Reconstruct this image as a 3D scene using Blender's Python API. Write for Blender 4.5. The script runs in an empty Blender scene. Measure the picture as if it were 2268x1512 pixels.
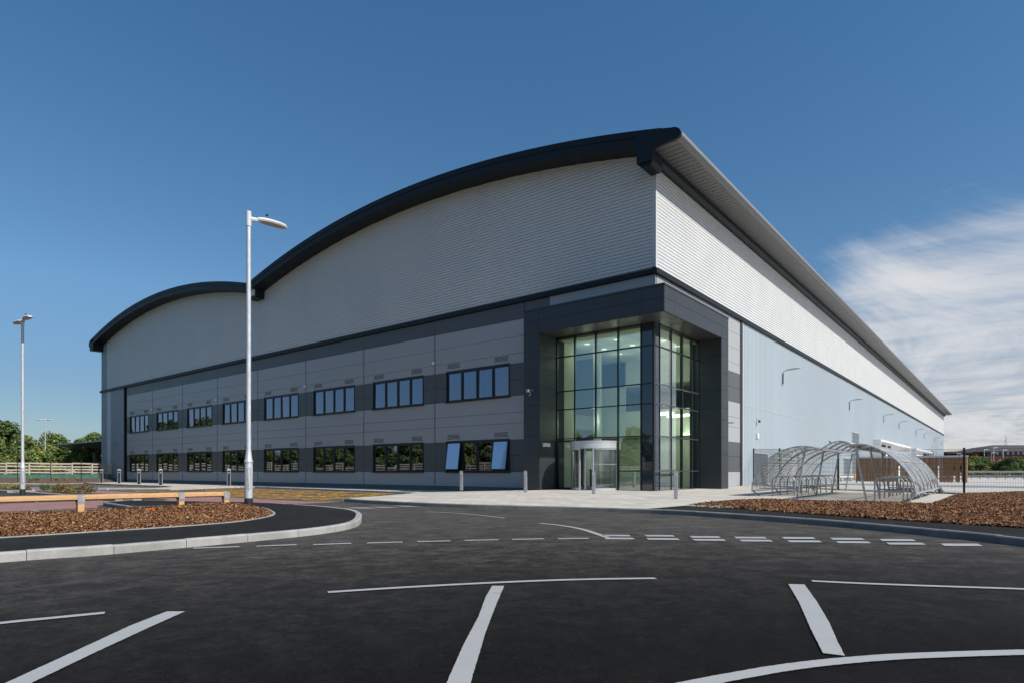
import bpy, bmesh, math, random
import numpy as np
from mathutils import Vector, Matrix
random.seed(7); rng = np.random.default_rng(7)
SC = bpy.context.scene; COL = SC.collection
rad = math.radians

# ------------------------------------------------------------------ camera frame
FPX, CX, HZ, CH = 1370.0, 1134.0, 1042.0, 1.1
YAW = rad(38.66)
F = (-math.sin(YAW), math.cos(YAW)); R = (math.cos(YAW), math.sin(YAW))
def slope(x, y):                       # the car park falls gently towards the office wall
    return -.3*min(max(0, min(1, (-19-x)/9)), max(0, min(1, (y-12)/8)))
def G(px, py, z=0.0):
    zz = z
    for _ in range(40):
        d = FPX*(CH-zz)/(py-HZ); r = (px-CX)/FPX*d
        x, y = r*R[0]+d*F[0], r*R[1]+d*F[1]
        zz = .6*zz+.4*(z+slope(x, y))
    return (x, y)
def atd(px, d):                        # ground point on a bearing at a given depth
    r = (px-CX)/FPX*d
    return (r*R[0]+d*F[0], r*R[1]+d*F[1])
def zat(py, d): return CH+(HZ-py)/FPX*d

# ------------------------------------------------------------------ materials
def nodes(name):
    m = bpy.data.materials.new(name); m.use_nodes = True
    nt = m.node_tree; b = nt.nodes['Principled BSDF']
    return m, nt, b
def add(nt, t, **k):
    n = nt.nodes.new(t)
    for a, v in k.items(): setattr(n, a, v)
    return n
def rgba(c, s=1): return (min(c[0]*s, 1), min(c[1]*s, 1), min(c[2]*s, 1), 1)
def pos(nt): return add(nt, 'ShaderNodeNewGeometry').outputs['Position']
def mapping(nt, src, sc=(1, 1, 1), rot=(0, 0, 0)):
    mp = add(nt, 'ShaderNodeMapping'); mp.inputs['Scale'].default_value = sc
    mp.inputs['Rotation'].default_value = rot
    nt.links.new(src, mp.inputs['Vector']); return mp.outputs[0]
def noise(nt, src, scale, detail=3, rough=.55, dist=0):
    n = add(nt, 'ShaderNodeTexNoise'); n.inputs['Scale'].default_value = scale
    n.inputs['Detail'].default_value = detail; n.inputs['Roughness'].default_value = rough
    n.inputs['Distortion'].default_value = dist
    nt.links.new(src, n.inputs['Vector']); return n.outputs['Fac']
def ramp(nt, src, stops):
    r = add(nt, 'ShaderNodeValToRGB'); el = r.color_ramp.elements
    while len(el) < len(stops): el.new(.5)
    for e, (p, c) in zip(el, stops):
        e.position = p; e.color = c if len(c) == 4 else (c[0], c[1], c[2], 1)
    nt.links.new(src, r.inputs['Fac']); return r.outputs['Color']
def g(v): return (v, v, v, 1)
def mixc(nt, fac, a, b, mode='MIX'):
    m = add(nt, 'ShaderNodeMix', data_type='RGBA', blend_type=mode)
    if isinstance(fac, (int, float)): m.inputs[0].default_value = fac
    else: nt.links.new(fac, m.inputs[0])
    for i, v in ((6, a), (7, b)):
        if isinstance(v, tuple): m.inputs[i].default_value = v
        else: nt.links.new(v, m.inputs[i])
    return m.outputs[2]
def bump(nt, b, src, strength, dist=.01):
    n = add(nt, 'ShaderNodeBump'); n.inputs['Strength'].default_value = strength
    n.inputs['Distance'].default_value = dist
    nt.links.new(src, n.inputs['Height']); nt.links.new(n.outputs[0], b.inputs['Normal'])
def mat(name, col, rough=.5, metal=0, var=.12, scale=3, bmp=0, bscale=40, spec=.5, sc=(1, 1, 1), rvar=.1):
    m, nt, b = nodes(name); p = mapping(nt, pos(nt), sc)
    n = noise(nt, p, scale, 4)
    nt.links.new(ramp(nt, n, [(.3, rgba(col, 1-var)), (.7, rgba(col, 1+var))]), b.inputs['Base Color'])
    b.inputs['Metallic'].default_value = metal
    b.inputs['Specular IOR Level'].default_value = spec
    mr = add(nt, 'ShaderNodeMapRange'); mr.inputs['To Min'].default_value = max(0, rough-rvar)
    mr.inputs['To Max'].default_value = min(1, rough+rvar)
    nt.links.new(n, mr.inputs['Value']); nt.links.new(mr.outputs[0], b.inputs['Roughness'])
    if bmp: bump(nt, b, noise(nt, p, bscale, 3), bmp)
    return m
M = {}
M['clad'] = mat('pale grey cladding', (.635, .64, .63), .42, var=.035, scale=.5, spec=.4)
M['clad_gable'] = mat('pale grey gable cladding', (.635, .64, .63), .42, var=.035, scale=.35, spec=.4, sc=(1, 1, .4))
M['clad_blue'] = mat('pale blue wall sheeting', (.37, .425, .46), .5, var=.04, scale=.25, spec=.35, sc=(1, 1, .2))
M['clad_mid'] = mat('mid grey vertical sheeting', (.28, .31, .345), .45, var=.05, scale=.5)
M['clad_strip'] = mat('silver grey vertical sheeting', (.55, .57, .60), .45, var=.05, scale=.5)
M['trim'] = mat('grey corner trim', (.56, .56, .545), .5, var=.03, spec=.3)
M['nose'] = mat('grey eave nose', (.20, .205, .21), .5, var=.03)
M['anth'] = mat('anthracite flashing', (.012, .017, .023), .5, var=.06, scale=.6, spec=.25)
M['portal'] = mat('anthracite portal panel', (.028, .035, .041), .48, var=.06, scale=.45, spec=.55)
M['panel_l'] = mat('grey composite panel', (.355, .362, .368), .4, var=.025, scale=.3, spec=.45)
M['panel_d'] = mat('dark grey composite panel', (.082, .087, .092), .4, var=.04, scale=.3, spec=.45)
M['joint'] = mat('dark joint', (.02, .022, .025), .8)
M['bayjoint'] = mat('bay joint cover strip', (.09, .095, .10), .5)
M['frame'] = mat('black window frame', (.012, .014, .017), .35, spec=.5)
M['frame_g'] = mat('grey pressed mullion cap', (.05, .057, .064), .35)
M['soffit'] = mat('grey lined soffit', (.105, .104, .098), .4, var=.06, scale=1.2, spec=.4)
M['roof'] = mat('grey roof sheet', (.4, .41, .42), .4)
M['white'] = mat('white painted metal', (.78, .78, .77), .4, var=.03)
M['plinth'] = mat('grey base plinth', (.11, .115, .12), .7, var=.2, scale=2)
M['louvre'] = mat('louvre frame', (.42, .41, .42), .5)
M['louvre_d'] = mat('louvre opening', (.02, .015, .02), .8)
M['barrier'] = mat('weathered grey barrier steel', (.24, .25, .26), .6)
M['galv'] = mat('galvanised steel', (.40, .40, .395), .48, metal=.4, var=.18, scale=9, rvar=.12)
M['galv_l'] = mat('pale galvanised column', (.55, .57, .59), .5, metal=.35, var=.15, scale=14, sc=(1, 1, .3))
M['steel'] = mat('brushed stainless steel', (.42, .43, .45), .36, metal=.6, var=.08, scale=6)
M['alu'] = mat('silver anodised aluminium', (.62, .63, .64), .36, metal=.45, var=.03)
M['black'] = mat('black coated steel', (.012, .012, .014), .5)
M['dkband'] = mat('black bitumen base coat', (.02, .018, .017), .6)
M['lens'] = mat('pale luminaire lens', (.45, .43, .40), .3)
M['lampwhite'] = mat('white grey lamp casting', (.62, .64, .65), .4, var=.05)
M['yellow'] = mat('yellow barrier paint', (.85, .42, .02), .5)
M['orange'] = mat('orange plastic mesh', (.9, .17, .02), .6, var=.25, scale=20)
M['intwall'] = mat('pale plaster wall', (.80, .84, .78), .8, var=.03)
M['intdark'] = mat('blue grey office interior', (.20, .24, .28), .8, var=.1)  # one even mid blue grey for floors and back walls
M['intfloor'] = mat('grey lobby floor', (.25, .26, .25), .4)
M['intreveal'] = mat('pale window reveal', (.7, .72, .72), .8)
M['door_b'] = mat('blue grey steel door', (.11, .135, .155), .45, var=.05)
M['brick'] = mat('red brick wall', (.27, .085, .05), .85, var=.12, scale=1)
M['tile'] = mat('dark brown tiled roof', (.075, .065, .06), .7, var=.15, scale=1)
M['shed'] = mat('dark blue shed sheeting', (.035, .045, .07), .5)
M['shedroof'] = mat('cream shed roof', (.6, .57, .48), .6)
M['soil'] = mat('brown soil', (.12, .07, .042), .95, var=.4, scale=2.5, bmp=.8, bscale=9)
M['pallet'] = mat('raw orange timber', (.5, .24, .09), .8)
M['net'] = mat('green debris netting', (.05, .16, .13), .8, var=.25, scale=2)

def m_wood(name, c1, c2, sc):
    m, nt, b = nodes(name); p = mapping(nt, pos(nt), sc)
    n = noise(nt, p, 6, 5, .6, .6); k = noise(nt, mapping(nt, pos(nt), (1, 1, 1)), 3.1, 1)
    c = ramp(nt, n, [(.3, c1), (.7, c2)])
    kn = ramp(nt, k, [(.74, g(1)), (.78, g(.45))])
    nt.links.new(mixc(nt, 1.0, c, kn, 'MULTIPLY'), b.inputs['Base Color'])
    b.inputs['Roughness'].default_value = .7; bump(nt, b, n, .25, .004)
    return m
M['rail'] = m_wood('orange brown sawn timber', (.46, .25, .10), (.68, .42, .20), (9, .6, 9))
M['slat'] = m_wood('dark brown timber slats', (.14, .065, .029), (.30, .155, .075), (14, 14, .5))
M['fencewood'] = m_wood('weathered pale timber', (.36, .30, .22), (.62, .55, .43), (1, 1, 9))
M['bark'] = m_wood('tree bark', (.05, .035, .025), (.12, .09, .07), (5, 5, 1))

def m_asphalt(name, base, dust, rings=None):
    m, nt, b = nodes(name); P = pos(nt)
    fine = noise(nt, P, 260, 2); mid = noise(nt, P, 1.1, 5, .65, .4); big = noise(nt, P, .16, 3)
    fine = noise(nt, P, 60, 8, .85)
    c = ramp(nt, fine, [(.36, rgba((base*.45,)*3)), (.52, rgba((base*1.05, base*1.02, base*.98))), (.62, rgba((base*2.4, base*2.3, base*2.15))), (.72, rgba((base*5, base*4.8, base*4.4)))])
    if rings:
        # tyre scrub and dust run in rings round the roundabout centre
        sub = add(nt, 'ShaderNodeVectorMath', operation='SUBTRACT'); nt.links.new(P, sub.inputs[0]); sub.inputs[1].default_value = (rings[0], rings[1], 0)
        sep = add(nt, 'ShaderNodeSeparateXYZ'); nt.links.new(sub.outputs[0], sep.inputs[0])
        ln = add(nt, 'ShaderNodeVectorMath', operation='LENGTH'); nt.links.new(sub.outputs[0], ln.inputs[0])
        at = add(nt, 'ShaderNodeMath', operation='ARCTAN2'); nt.links.new(sep.outputs[1], at.inputs[0]); nt.links.new(sep.outputs[0], at.inputs[1])
        cmb = add(nt, 'ShaderNodeCombineXYZ'); nt.links.new(ln.outputs['Value'], cmb.inputs[0]); nt.links.new(at.outputs[0], cmb.inputs[1])
        st = noise(nt, mapping(nt, cmb.outputs[0], (1, 7, 1)), 3.4, 12, .80, .2)
        rr = add(nt, 'ShaderNodeMapRange'); nt.links.new(ln.outputs['Value'], rr.inputs[0])
        rr.inputs[1].default_value = rings[2]; rr.inputs[2].default_value = rings[3]
        rr.inputs[3].default_value = 0; rr.inputs[4].default_value = 1
        sm = ramp(nt, st, [(.44, g(0)), (.62, g(1))])
        f = mixc(nt, 1.0, sm, ramp(nt, mid, [(.25, g(.35)), (.7, g(1))]), 'MULTIPLY')
        dz = mixc(nt, 1.0, f, ramp(nt, rr.outputs[0], [(0, g(.05)), (.3, g(.22)), (.7, g(.75)), (1, g(.95))]), 'MULTIPLY')
        c = mixc(nt, dz, c, rgba(dust))
        base_d = ramp(nt, rr.outputs[0], [(0, g(.0)), (.35, g(.09)), (1, g(.36))])
        c = mixc(nt, base_d, c, rgba(dust))
    else:
        c = mixc(nt, ramp(nt, mid, [(.4, g(0)), (.8, g(.35))]), c, rgba(dust))
    mot = noise(nt, P, 14, 9, .9)
    c = mixc(nt, 1.0, c, ramp(nt, mot, [(.36, g(.62)), (.5, g(.95)), (.62, g(1.55))]), 'MULTIPLY')
    spk = noise(nt, P, 33, 2, .5)
    c = mixc(nt, ramp(nt, spk, [(.735, g(0)), (.76, g(.55))]), c, rgba((.16, .15, .14)))
    c = mixc(nt, .5, c, mixc(nt, 1.0, c, ramp(nt, big, [(.3, g(.75)), (.7, g(1.2))]), 'MULTIPLY'))
    nt.links.new(c, b.inputs['Base Color'])
    b.inputs['Roughness'].default_value = .85; b.inputs['Specular IOR Level'].default_value = .12
    bump(nt, b, noise(nt, P, 120, 5, .75), .8, .012)
    return m
M['asphalt'] = m_asphalt('worn dark asphalt', .0062, (.150, .136, .120), (3.2, -.6, 6.5, 14.5))
M['asphalt_path'] = m_asphalt('new black footpath asphalt', .018, (.05, .05, .05))
M['asphalt_bay'] = m_asphalt('grey car park asphalt', .075, (.16, .155, .15))
def m_brick(name, c1, c2, mortar, w, h, rot=0, mw=.006):
    m, nt, b = nodes(name); p = mapping(nt, pos(nt), (1, 1, 1), (0, 0, rot))
    t = add(nt, 'ShaderNodeTexBrick'); t.inputs['Color1'].default_value = rgba(c1); t.inputs['Color2'].default_value = rgba(c2)
    t.inputs['Mortar'].default_value = rgba(mortar); t.inputs['Scale'].default_value = 1
    t.inputs['Brick Width'].default_value = w; t.inputs['Row Height'].default_value = h; t.inputs['Mortar Size'].default_value = mw
    nt.links.new(p, t.inputs['Vector'])
    st = noise(nt, pos(nt), .7, 5, .6); st2 = noise(nt, pos(nt), 60, 2)
    c = mixc(nt, 1.0, t.outputs['Color'], ramp(nt, st, [(.3, g(.84)), (.7, g(1.08))]), 'MULTIPLY')
    c = mixc(nt, 1.0, c, ramp(nt, st2, [(.3, g(.9)), (.7, g(1.06))]), 'MULTIPLY')
    nt.links.new(c, b.inputs['Base Color']); b.inputs['Roughness'].default_value = .85
    return m
M['flags'] = m_brick('pale concrete flag paving', (.63, .575, .49), (.50, .455, .39), (.24, .22, .185), .6, .4, 0, .010)
M['redblock'] = m_brick('red block paving', (.36, .185, .165), (.29, .15, .135), (.22, .14, .125), .2, .1)
M['concrete'] = mat('pale concrete yard', (.50, .475, .44), .85, var=.12, scale=.3, bmp=.2)
M['gravel'] = mat('grey gravel', (.25, .24, .225), .95, var=.45, scale=9, bmp=.6, bscale=20)
M['ground'] = mat('dry grass ground', (.13, .125, .06), .95, var=.3, scale=.3)
M['grassy'] = mat('rough grass bank', (.10, .115, .045), .95, var=.5, scale=1.2)
def m_kerb(name, a, bcol):
    m, nt, b = nodes(name); P = pos(nt)
    n1 = noise(nt, P, 1.6, 6, .7, .5); n2 = noise(nt, P, 90, 3)
    c = mixc(nt, 1.0, ramp(nt, n1, [(.3, rgba(bcol)), (.65, rgba(a))]), ramp(nt, n2, [(.3, g(.8)), (.7, g(1.08))]), 'MULTIPLY')
    nt.links.new(c, b.inputs['Base Color']); b.inputs['Roughness'].default_value = .85; bump(nt, b, n2, .3, .004)
    return m
M['kerb'] = m_kerb('pale concrete kerb', (.44, .425, .40), (.27, .26, .245))
M['kerb_d'] = m_kerb('grey concrete kerb', (.27, .255, .235), (.17, .16, .15))
def m_paint(name, col, wear=.6):
    m, nt, b = nodes(name); P = pos(nt)
    n1 = noise(nt, P, 120, 4, .7); n2 = noise(nt, mapping(nt, P, (1, 1, 1)), 2.2, 5, .7)
    w = mixc(nt, 1.0, ramp(nt, n1, [(.28, g(0)), (.38, g(1))]), ramp(nt, n2, [(.25, g(.55)), (.45, g(1))]), 'MULTIPLY')
    nt.links.new(mixc(nt, w, rgba((.06, .06, .06)), mixc(nt, ramp(nt, n2, [(.4, g(0)), (.7, g(.35))]), rgba(col), rgba(col, .75))), b.inputs['Base Color'])
    b.inputs['Roughness'].default_value = .65; bump(nt, b, n1, .3, .003)
    return m
M['paint'] = m_paint('white thermoplastic marking', (.385, .385, .375))
M['paint_y'] = m_paint('yellow bay marking', (1.0, .50, .005))
def m_chips():
    m, nt, b = nodes('bark chips'); P = pos(nt)
    v = add(nt, 'ShaderNodeTexVoronoi'); v.inputs['Scale'].default_value = 26; nt.links.new(P, v.inputs['Vector'])
    sp = add(nt, 'ShaderNodeSeparateColor'); nt.links.new(v.outputs['Color'], sp.inputs[0])
    c = ramp(nt, sp.outputs[0], [(0, rgba((.055, .022, .010))), (.4, rgba((.14, .056, .022))), (.72, rgba((.26, .115, .042))), (.92, rgba((.44, .23, .095))), (1, rgba((.60, .38, .19)))])
    nt.links.new(c, b.inputs['Base Color']); b.inputs['Roughness'].default_value = .85
    return m
M['chips'] = m_chips()
def m_leaf(name, col):
    m, nt, b = nodes(name)
    n = noise(nt, pos(nt), .45, 4)
    c = ramp(nt, n, [(.3, rgba(col, .6)), (.7, rgba(col, 1.45))])
    nt.links.new(c, b.inputs['Base Color']); b.inputs['Roughness'].default_value = .6
    tr = add(nt, 'ShaderNodeBsdfTranslucent'); nt.links.new(c, tr.inputs[0])
    mx = add(nt, 'ShaderNodeMixShader'); mx.inputs[0].default_value = .3
    out = nt.nodes['Material Output']
    nt.links.new(b.outputs[0], mx.inputs[1]); nt.links.new(tr.outputs[0], mx.inputs[2]); nt.links.new(mx.outputs[0], out.inputs[0])
    return m
M['leaf1'] = m_leaf('mid green leaves', (.14, .20, .05))
M['leaf2'] = m_leaf('dark green leaves', (.09, .145, .04))
M['leaf3'] = m_leaf('yellow green leaves', (.25, .27, .065))
M['leaf4'] = m_leaf('golden leaves', (.27, .22, .05))
M['leaf5'] = m_leaf('russet leaves', (.20, .10, .035))
def m_glass(name, tint, refl, tr, gc=(.86, .92, .95)):
    m = bpy.data.materials.new(name); m.use_nodes = True; nt = m.node_tree; nt.nodes.clear()
    out = add(nt, 'ShaderNodeOutputMaterial')
    t = add(nt, 'ShaderNodeBsdfTransparent'); t.inputs[0].default_value = rgba(tint, tr)
    gl = add(nt, 'ShaderNodeBsdfGlossy'); gl.inputs['Roughness'].default_value = .01; gl.inputs[0].default_value = (*gc, 1)
    lw = add(nt, 'ShaderNodeLayerWeight'); lw.inputs[0].default_value = .35
    mr = add(nt, 'ShaderNodeMapRange'); nt.links.new(lw.outputs['Fresnel'], mr.inputs[0])
    mr.inputs[3].default_value = refl; mr.inputs[4].default_value = 1
    mx = add(nt, 'ShaderNodeMixShader')
    nt.links.new(mr.outputs[0], mx.inputs[0]); nt.links.new(t.outputs[0], mx.inputs[1]); nt.links.new(gl.outputs[0], mx.inputs[2])
    nt.links.new(mx.outputs[0], out.inputs[0])
    return m
M['glass'] = m_glass('grey office glass', (.75, .82, .95), .34, .45, (.62, .68, .86))
M['glass_s'] = m_glass('tilted sash glass', (.75, .82, .95), .30, .4, (.50, .50, .58))
M['glass_g'] = m_glass('green tinted lobby glass', (.80, .95, .72), .31, .92, (.82, .92, .92))
M['glass_c'] = m_glass('clear door glass', (.9, .95, .92), .12, .92)
M['poly'] = m_glass('clear polycarbonate sheet', (.90, .90, .89), .20, .86)
_nt = M['poly'].node_tree; _o = _nt.nodes['Material Output']; _sh = _o.inputs[0].links[0].from_socket
_df = add(_nt, 'ShaderNodeBsdfDiffuse'); _df.inputs[0].default_value = (.55, .53, .50, 1); _mx = add(_nt, 'ShaderNodeMixShader')
_nt.links.new(ramp(_nt, noise(_nt, pos(_nt), 2.2, 5, .65, .8), [(.35, g(.04)), (.7, g(.18))]), _mx.inputs[0]); _nt.links.new(_sh, _mx.inputs[1]); _nt.links.new(_df.outputs[0], _mx.inputs[2]); _nt.links.new(_mx.outputs[0], _o.inputs[0])
def m_span():
    m, nt, b = nodes('dark blue spandrel glass')
    b.inputs['Base Color'].default_value = (.008, .018, .035, 1); b.inputs['Roughness'].default_value = .02
    b.inputs['IOR'].default_value = 1.9
    return m
M['spandrel'] = m_span()
def m_emit(name, c, s):
    m, nt, b = nodes(name); b.inputs['Emission Color'].default_value = rgba(c); b.inputs['Emission Strength'].default_value = s
    return m
M['lit'] = m_emit('lit lobby luminaire', (.95, 1, .85), 4)
M['downglow'] = m_emit('downlight with added glow', (1, .98, .9), 1.2)  # the discs are unlit fittings; this faint glow is added
M['litwarm'] = m_emit('lit warm pendant', (1, .72, .25), 1.2)

# ------------------------------------------------------------------ mesh helpers
W = {}
class MB:
    def __init__(s): s.v = []; s.f = []; s.m = []
    def face(s, pts, m=0):
        n = len(s.v); s.v += [tuple(p) for p in pts]; s.f.append(tuple(range(n, n+len(pts)))); s.m.append(m); return s
    def box(s, x0, x1, y0, y1, z0, z1, m=0):
        if x0 > x1: x0, x1 = x1, x0
        if y0 > y1: y0, y1 = y1, y0
        n = len(s.v)
        s.v += [(x0, y0, z0), (x1, y0, z0), (x1, y1, z0), (x0, y1, z0), (x0, y0, z1), (x1, y0, z1), (x1, y1, z1), (x0, y1, z1)]
        for q in ((0, 3, 2, 1), (4, 5, 6, 7), (0, 1, 5, 4), (1, 2, 6, 5), (2, 3, 7, 6), (3, 0, 4, 7)):
            s.f.append(tuple(n+i for i in q)); s.m.append(m)
        return s
    def extr(s, prof, fn, a0, a1, m=0, caps=True):   # closed 2-D profile swept between a0 and a1, fn(u,v,a)->xyz
        n = len(s.v); k = len(prof)
        s.v += [fn(u, v, a0) for u, v in prof]+[fn(u, v, a1) for u, v in prof]
        for i in range(k):
            j = (i+1) % k; s.f.append((n+i, n+j, n+k+j, n+k+i)); s.m.append(m)
        if caps:
            s.f.append(tuple(n+i for i in range(k))[::-1]); s.m.append(m)
            s.f.append(tuple(n+k+i for i in range(k))); s.m.append(m)
        return s
    def prism(s, pts, z0, z1, m=0): return s.extr(pts, lambda u, v, a: (u, v, a), z0, z1, m)
    def tube(s, path, r, seg=8, m=0, cap=True):
        P = [Vector(p) for p in path]; n0 = len(s.v)
        rs = r if isinstance(r, (list, tuple)) else [r]*len(P)
        up = None
        for i, p in enumerate(P):
            t = (P[min(i+1, len(P)-1)]-P[max(i-1, 0)]).normalized()
            if up is None:
                up = Vector((0, 0, 1)) if abs(t.z) < .9 else Vector((1, 0, 0))
            a = t.cross(up).normalized(); b = a.cross(t).normalized(); up = b
            for k in range(seg):
                an = 2*math.pi*k/seg
                s.v.append(tuple(p+(a*math.cos(an)+b*math.sin(an))*rs[i]))
        for i in range(len(P)-1):
            for k in range(seg):
                k2 = (k+1) % seg
                s.f.append((n0+i*seg+k, n0+i*seg+k2, n0+(i+1)*seg+k2, n0+(i+1)*seg+k)); s.m.append(m)
        if cap:
            s.f.append(tuple(n0+k for k in range(seg))[::-1]); s.m.append(m)
            e = n0+(len(P)-1)*seg; s.f.append(tuple(e+k for k in range(seg))); s.m.append(m)
        return s
    def lathe(s, prof, c=(0, 0), seg=16, m=0):
        n0 = len(s.v)
        for r, z in prof:
            for k in range(seg):
                a = 2*math.pi*k/seg; s.v.append((c[0]+r*math.cos(a), c[1]+r*math.sin(a), z))
        for i in range(len(prof)-1):
            for k in range(seg):
                k2 = (k+1) % seg
                s.f.append((n0+i*seg+k, n0+i*seg+k2, n0+(i+1)*seg+k2, n0+(i+1)*seg+k)); s.m.append(m)
        return s
    def build(s, name, mats, parent=None, smooth=False, recalc=True, bev=0):
        me = bpy.data.meshes.new(name)
        off = W.get(parent, Vector((0, 0, 0)))
        vs = [(a-off.x, b-off.y, c-off.z) for a, b, c in s.v]
        me.from_pydata(vs, [], s.f)
        mats = mats if isinstance(mats, (list, tuple)) else [mats]
        for mm in mats: me.materials.append(M[mm] if isinstance(mm, str) else mm)
        if len(mats) > 1: me.polygons.foreach_set('material_index', s.m)
        if recalc:
            b = bmesh.new(); b.from_mesh(me)
            if smooth: bmesh.ops.remove_doubles(b, verts=b.verts, dist=1e-4)
            bmesh.ops.recalc_face_normals(b, faces=b.faces)
            if bev:
                bmesh.ops.remove_doubles(b, verts=b.verts, dist=1e-5)
                ed = [e for e in b.edges if len(e.link_faces) == 2 and e.calc_face_angle() > .9]
                bmesh.ops.bevel(b, geom=ed, offset=bev, segments=2, profile=.6, affect='EDGES')
            b.to_mesh(me); b.free()
        if smooth:
            me.shade_smooth()
            try: me.set_sharp_from_angle(angle=rad(35))
            except Exception: pass
        o = bpy.data.objects.new(name, me); COL.objects.link(o)
        if parent: o.parent = parent; W[o] = off
        return o
def tag(o, label=None, cat=None, group=None, kind=None):
    if label: o['label'] = label
    if cat: o['category'] = cat
    if group: o['group'] = group
    if kind: o['kind'] = kind
    return o
def thing(name, label, cat, loc=(0, 0, 0), group=None):
    o = bpy.data.objects.new(name, None); COL.objects.link(o); o.location = loc
    o.empty_display_size = .3; W[o] = Vector(loc)
    return tag(o, label, cat, group)
def copy_tree(o, parent=None):
    c = o.copy(); COL.objects.link(c)
    if parent: c.parent = parent
    for ch in o.children: copy_tree(ch, c)
    return c
def place(proto, first, loc, rz, label):
    o = proto if first else copy_tree(proto)
    o.location = loc; o.rotation_euler.z = rz; o['label'] = label
    return o

def sheet(name, poly, z, m, parent=None, kind='structure', draped=True):
    """flat polygon laid on the (gently falling) ground"""
    b = bmesh.new(); vs = [b.verts.new((x, y, z)) for x, y in poly]; f = b.faces.new(vs)
    if f.normal.z < 0: f.normal_flip()
    b.normal_update()
    if draped:
        for co, no in (((-19, 0, 0), (1, 0, 0)), ((-28, 0, 0), (1, 0, 0)), ((0, 12, 0), (0, 1, 0)), ((0, 20, 0), (0, 1, 0)), ((-19, 12, 0), (1/9, 1/8, 0))):
            bmesh.ops.bisect_plane(b, geom=b.verts[:]+b.edges[:]+b.faces[:], plane_co=co, plane_no=Vector(no).normalized())
        for v in b.verts: v.co.z += slope(v.co.x, v.co.y)
    for f in b.faces:
        f.normal_update()
        if f.normal.z < 0: f.normal_flip()
    me = bpy.data.meshes.new(name); b.to_mesh(me); b.free(); me.materials.append(M[m])
    o = bpy.data.objects.new(name, me); COL.objects.link(o)
    if parent: o.parent = parent
    elif kind: o['kind'] = kind
    return o
def slab(name, poly, z1, m, z0=-.4):
    """raised slab with vertical sides following the fall of the ground"""
    b = bmesh.new(); f = b.faces.new([b.verts.new((x, y, z1)) for x, y in poly])
    for co, no in (((-19, 0, 0), (1, 0, 0)), ((-28, 0, 0), (1, 0, 0)), ((0, 12, 0), (0, 1, 0)), ((0, 20, 0), (0, 1, 0)), ((-19, 12, 0), (1/9, 1/8, 0))):
        bmesh.ops.bisect_plane(b, geom=b.verts[:]+b.edges[:]+b.faces[:], plane_co=co, plane_no=Vector(no).normalized())
    for v in b.verts: v.co.z += slope(v.co.x, v.co.y)
    r = bmesh.ops.extrude_face_region(b, geom=b.faces[:])
    for v in [e for e in r['geom'] if isinstance(e, bmesh.types.BMVert)]: v.co.z = z0
    bmesh.ops.recalc_face_normals(b, faces=b.faces)
    me = bpy.data.meshes.new(name); b.to_mesh(me); b.free(); me.materials.append(M[m])
    o = bpy.data.objects.new(name, me); COL.objects.link(o); o['kind'] = 'structure'
    return o
def smoothline(P, n=6):
    out = []
    for i in range(len(P)-1):
        p0 = P[max(i-1, 0)]; p1 = P[i]; p2 = P[i+1]; p3 = P[min(i+2, len(P)-1)]
        for k in range(n):
            t = k/n
            out.append(tuple(.5*((2*p1[j])+(-p0[j]+p2[j])*t+(2*p0[j]-5*p1[j]+4*p2[j]-p3[j])*t*t+(-p0[j]+3*p1[j]-3*p2[j]+p3[j])*t**3) for j in (0, 1)))
    out.append(tuple(P[-1])); return out
def resample(P, step):
    out = [P[0]]; acc = 0
    for a, b in zip(P, P[1:]):
        L = math.dist(a, b); t = step-acc
        while t <= L:
            out.append((a[0]+(b[0]-a[0])*t/L, a[1]+(b[1]-a[1])*t/L)); t += step
        acc = (acc+L) % step
    return out
def offset(P, d):
    out = []
    for i in range(len(P)):
        a = P[max(i-1, 0)]; b = P[min(i+1, len(P)-1)]
        L = math.dist(a, b) or 1; out.append((P[i][0]-(b[1]-a[1])/L*d, P[i][1]+(b[0]-a[0])/L*d))
    return out
def kerb(name, line, inset, m, h=.12, w=.125, step=.915, base=-.05):
    """kerb stones with joints along a line; inset is +1/-1 for the side the stones lie on"""
    mb = MB(); P = resample(line, step/3)
    Q = offset(P, inset*w); Q2 = offset(P, inset*.018)
    for k in range(0, len(P)-3, 3):
        for j in range(3):
            i = k+j; a, b2 = i, i+1
            def sh(p, q, t): return (p[0]+(q[0]-p[0])*t, p[1]+(q[1]-p[1])*t)
            t0 = .012 if j == 0 else 0; t1 = .988 if j == 2 else 1
            o0, o1 = sh(P[a], P[b2], t0), sh(P[a], P[b2], t1); c0, c1 = sh(Q2[a], Q2[b2], t0), sh(Q2[a], Q2[b2], t1)
            i0, i1 = sh(Q[a], Q[b2], t0), sh(Q[a], Q[b2], t1)
            dz = rngz[(k//3) % 40]
            s0 = slope(*o0); s1 = slope(*o1)
            mb.face([(*o0, base+s0), (*o1, base+s1), (*o1, h-.02+dz+s1), (*o0, h-.02+dz+s0)])
            mb.face([(*o0, h-.02+dz+s0), (*o1, h-.02+dz+s1), (*c1, h+dz+s1), (*c0, h+dz+s0)])
            mb.face([(*c0, h+dz+s0), (*c1, h+dz+s1), (*i1, h+dz+s1), (*i0, h+dz+s0)])
            mb.face([(*i0, h+dz+s0), (*i1, h+dz+s1), (*i1, base+s1), (*i0, base+s0)])
            if j == 0: mb.face([(*o0, base+s0), (*o0, h-.02+dz+s0), (*c0, h+dz+s0), (*i0, h+dz+s0), (*i0, base+s0)])
            if j == 2: mb.face([(*o1, base+s1), (*o1, h-.02+dz+s1), (*c1, h+dz+s1), (*i1, h+dz+s1), (*i1, base+s1)])
    o = mb.build(name, m); o['kind'] = 'structure'; return o
rngz = [random.uniform(-.004, .004) for _ in range(40)]
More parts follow.
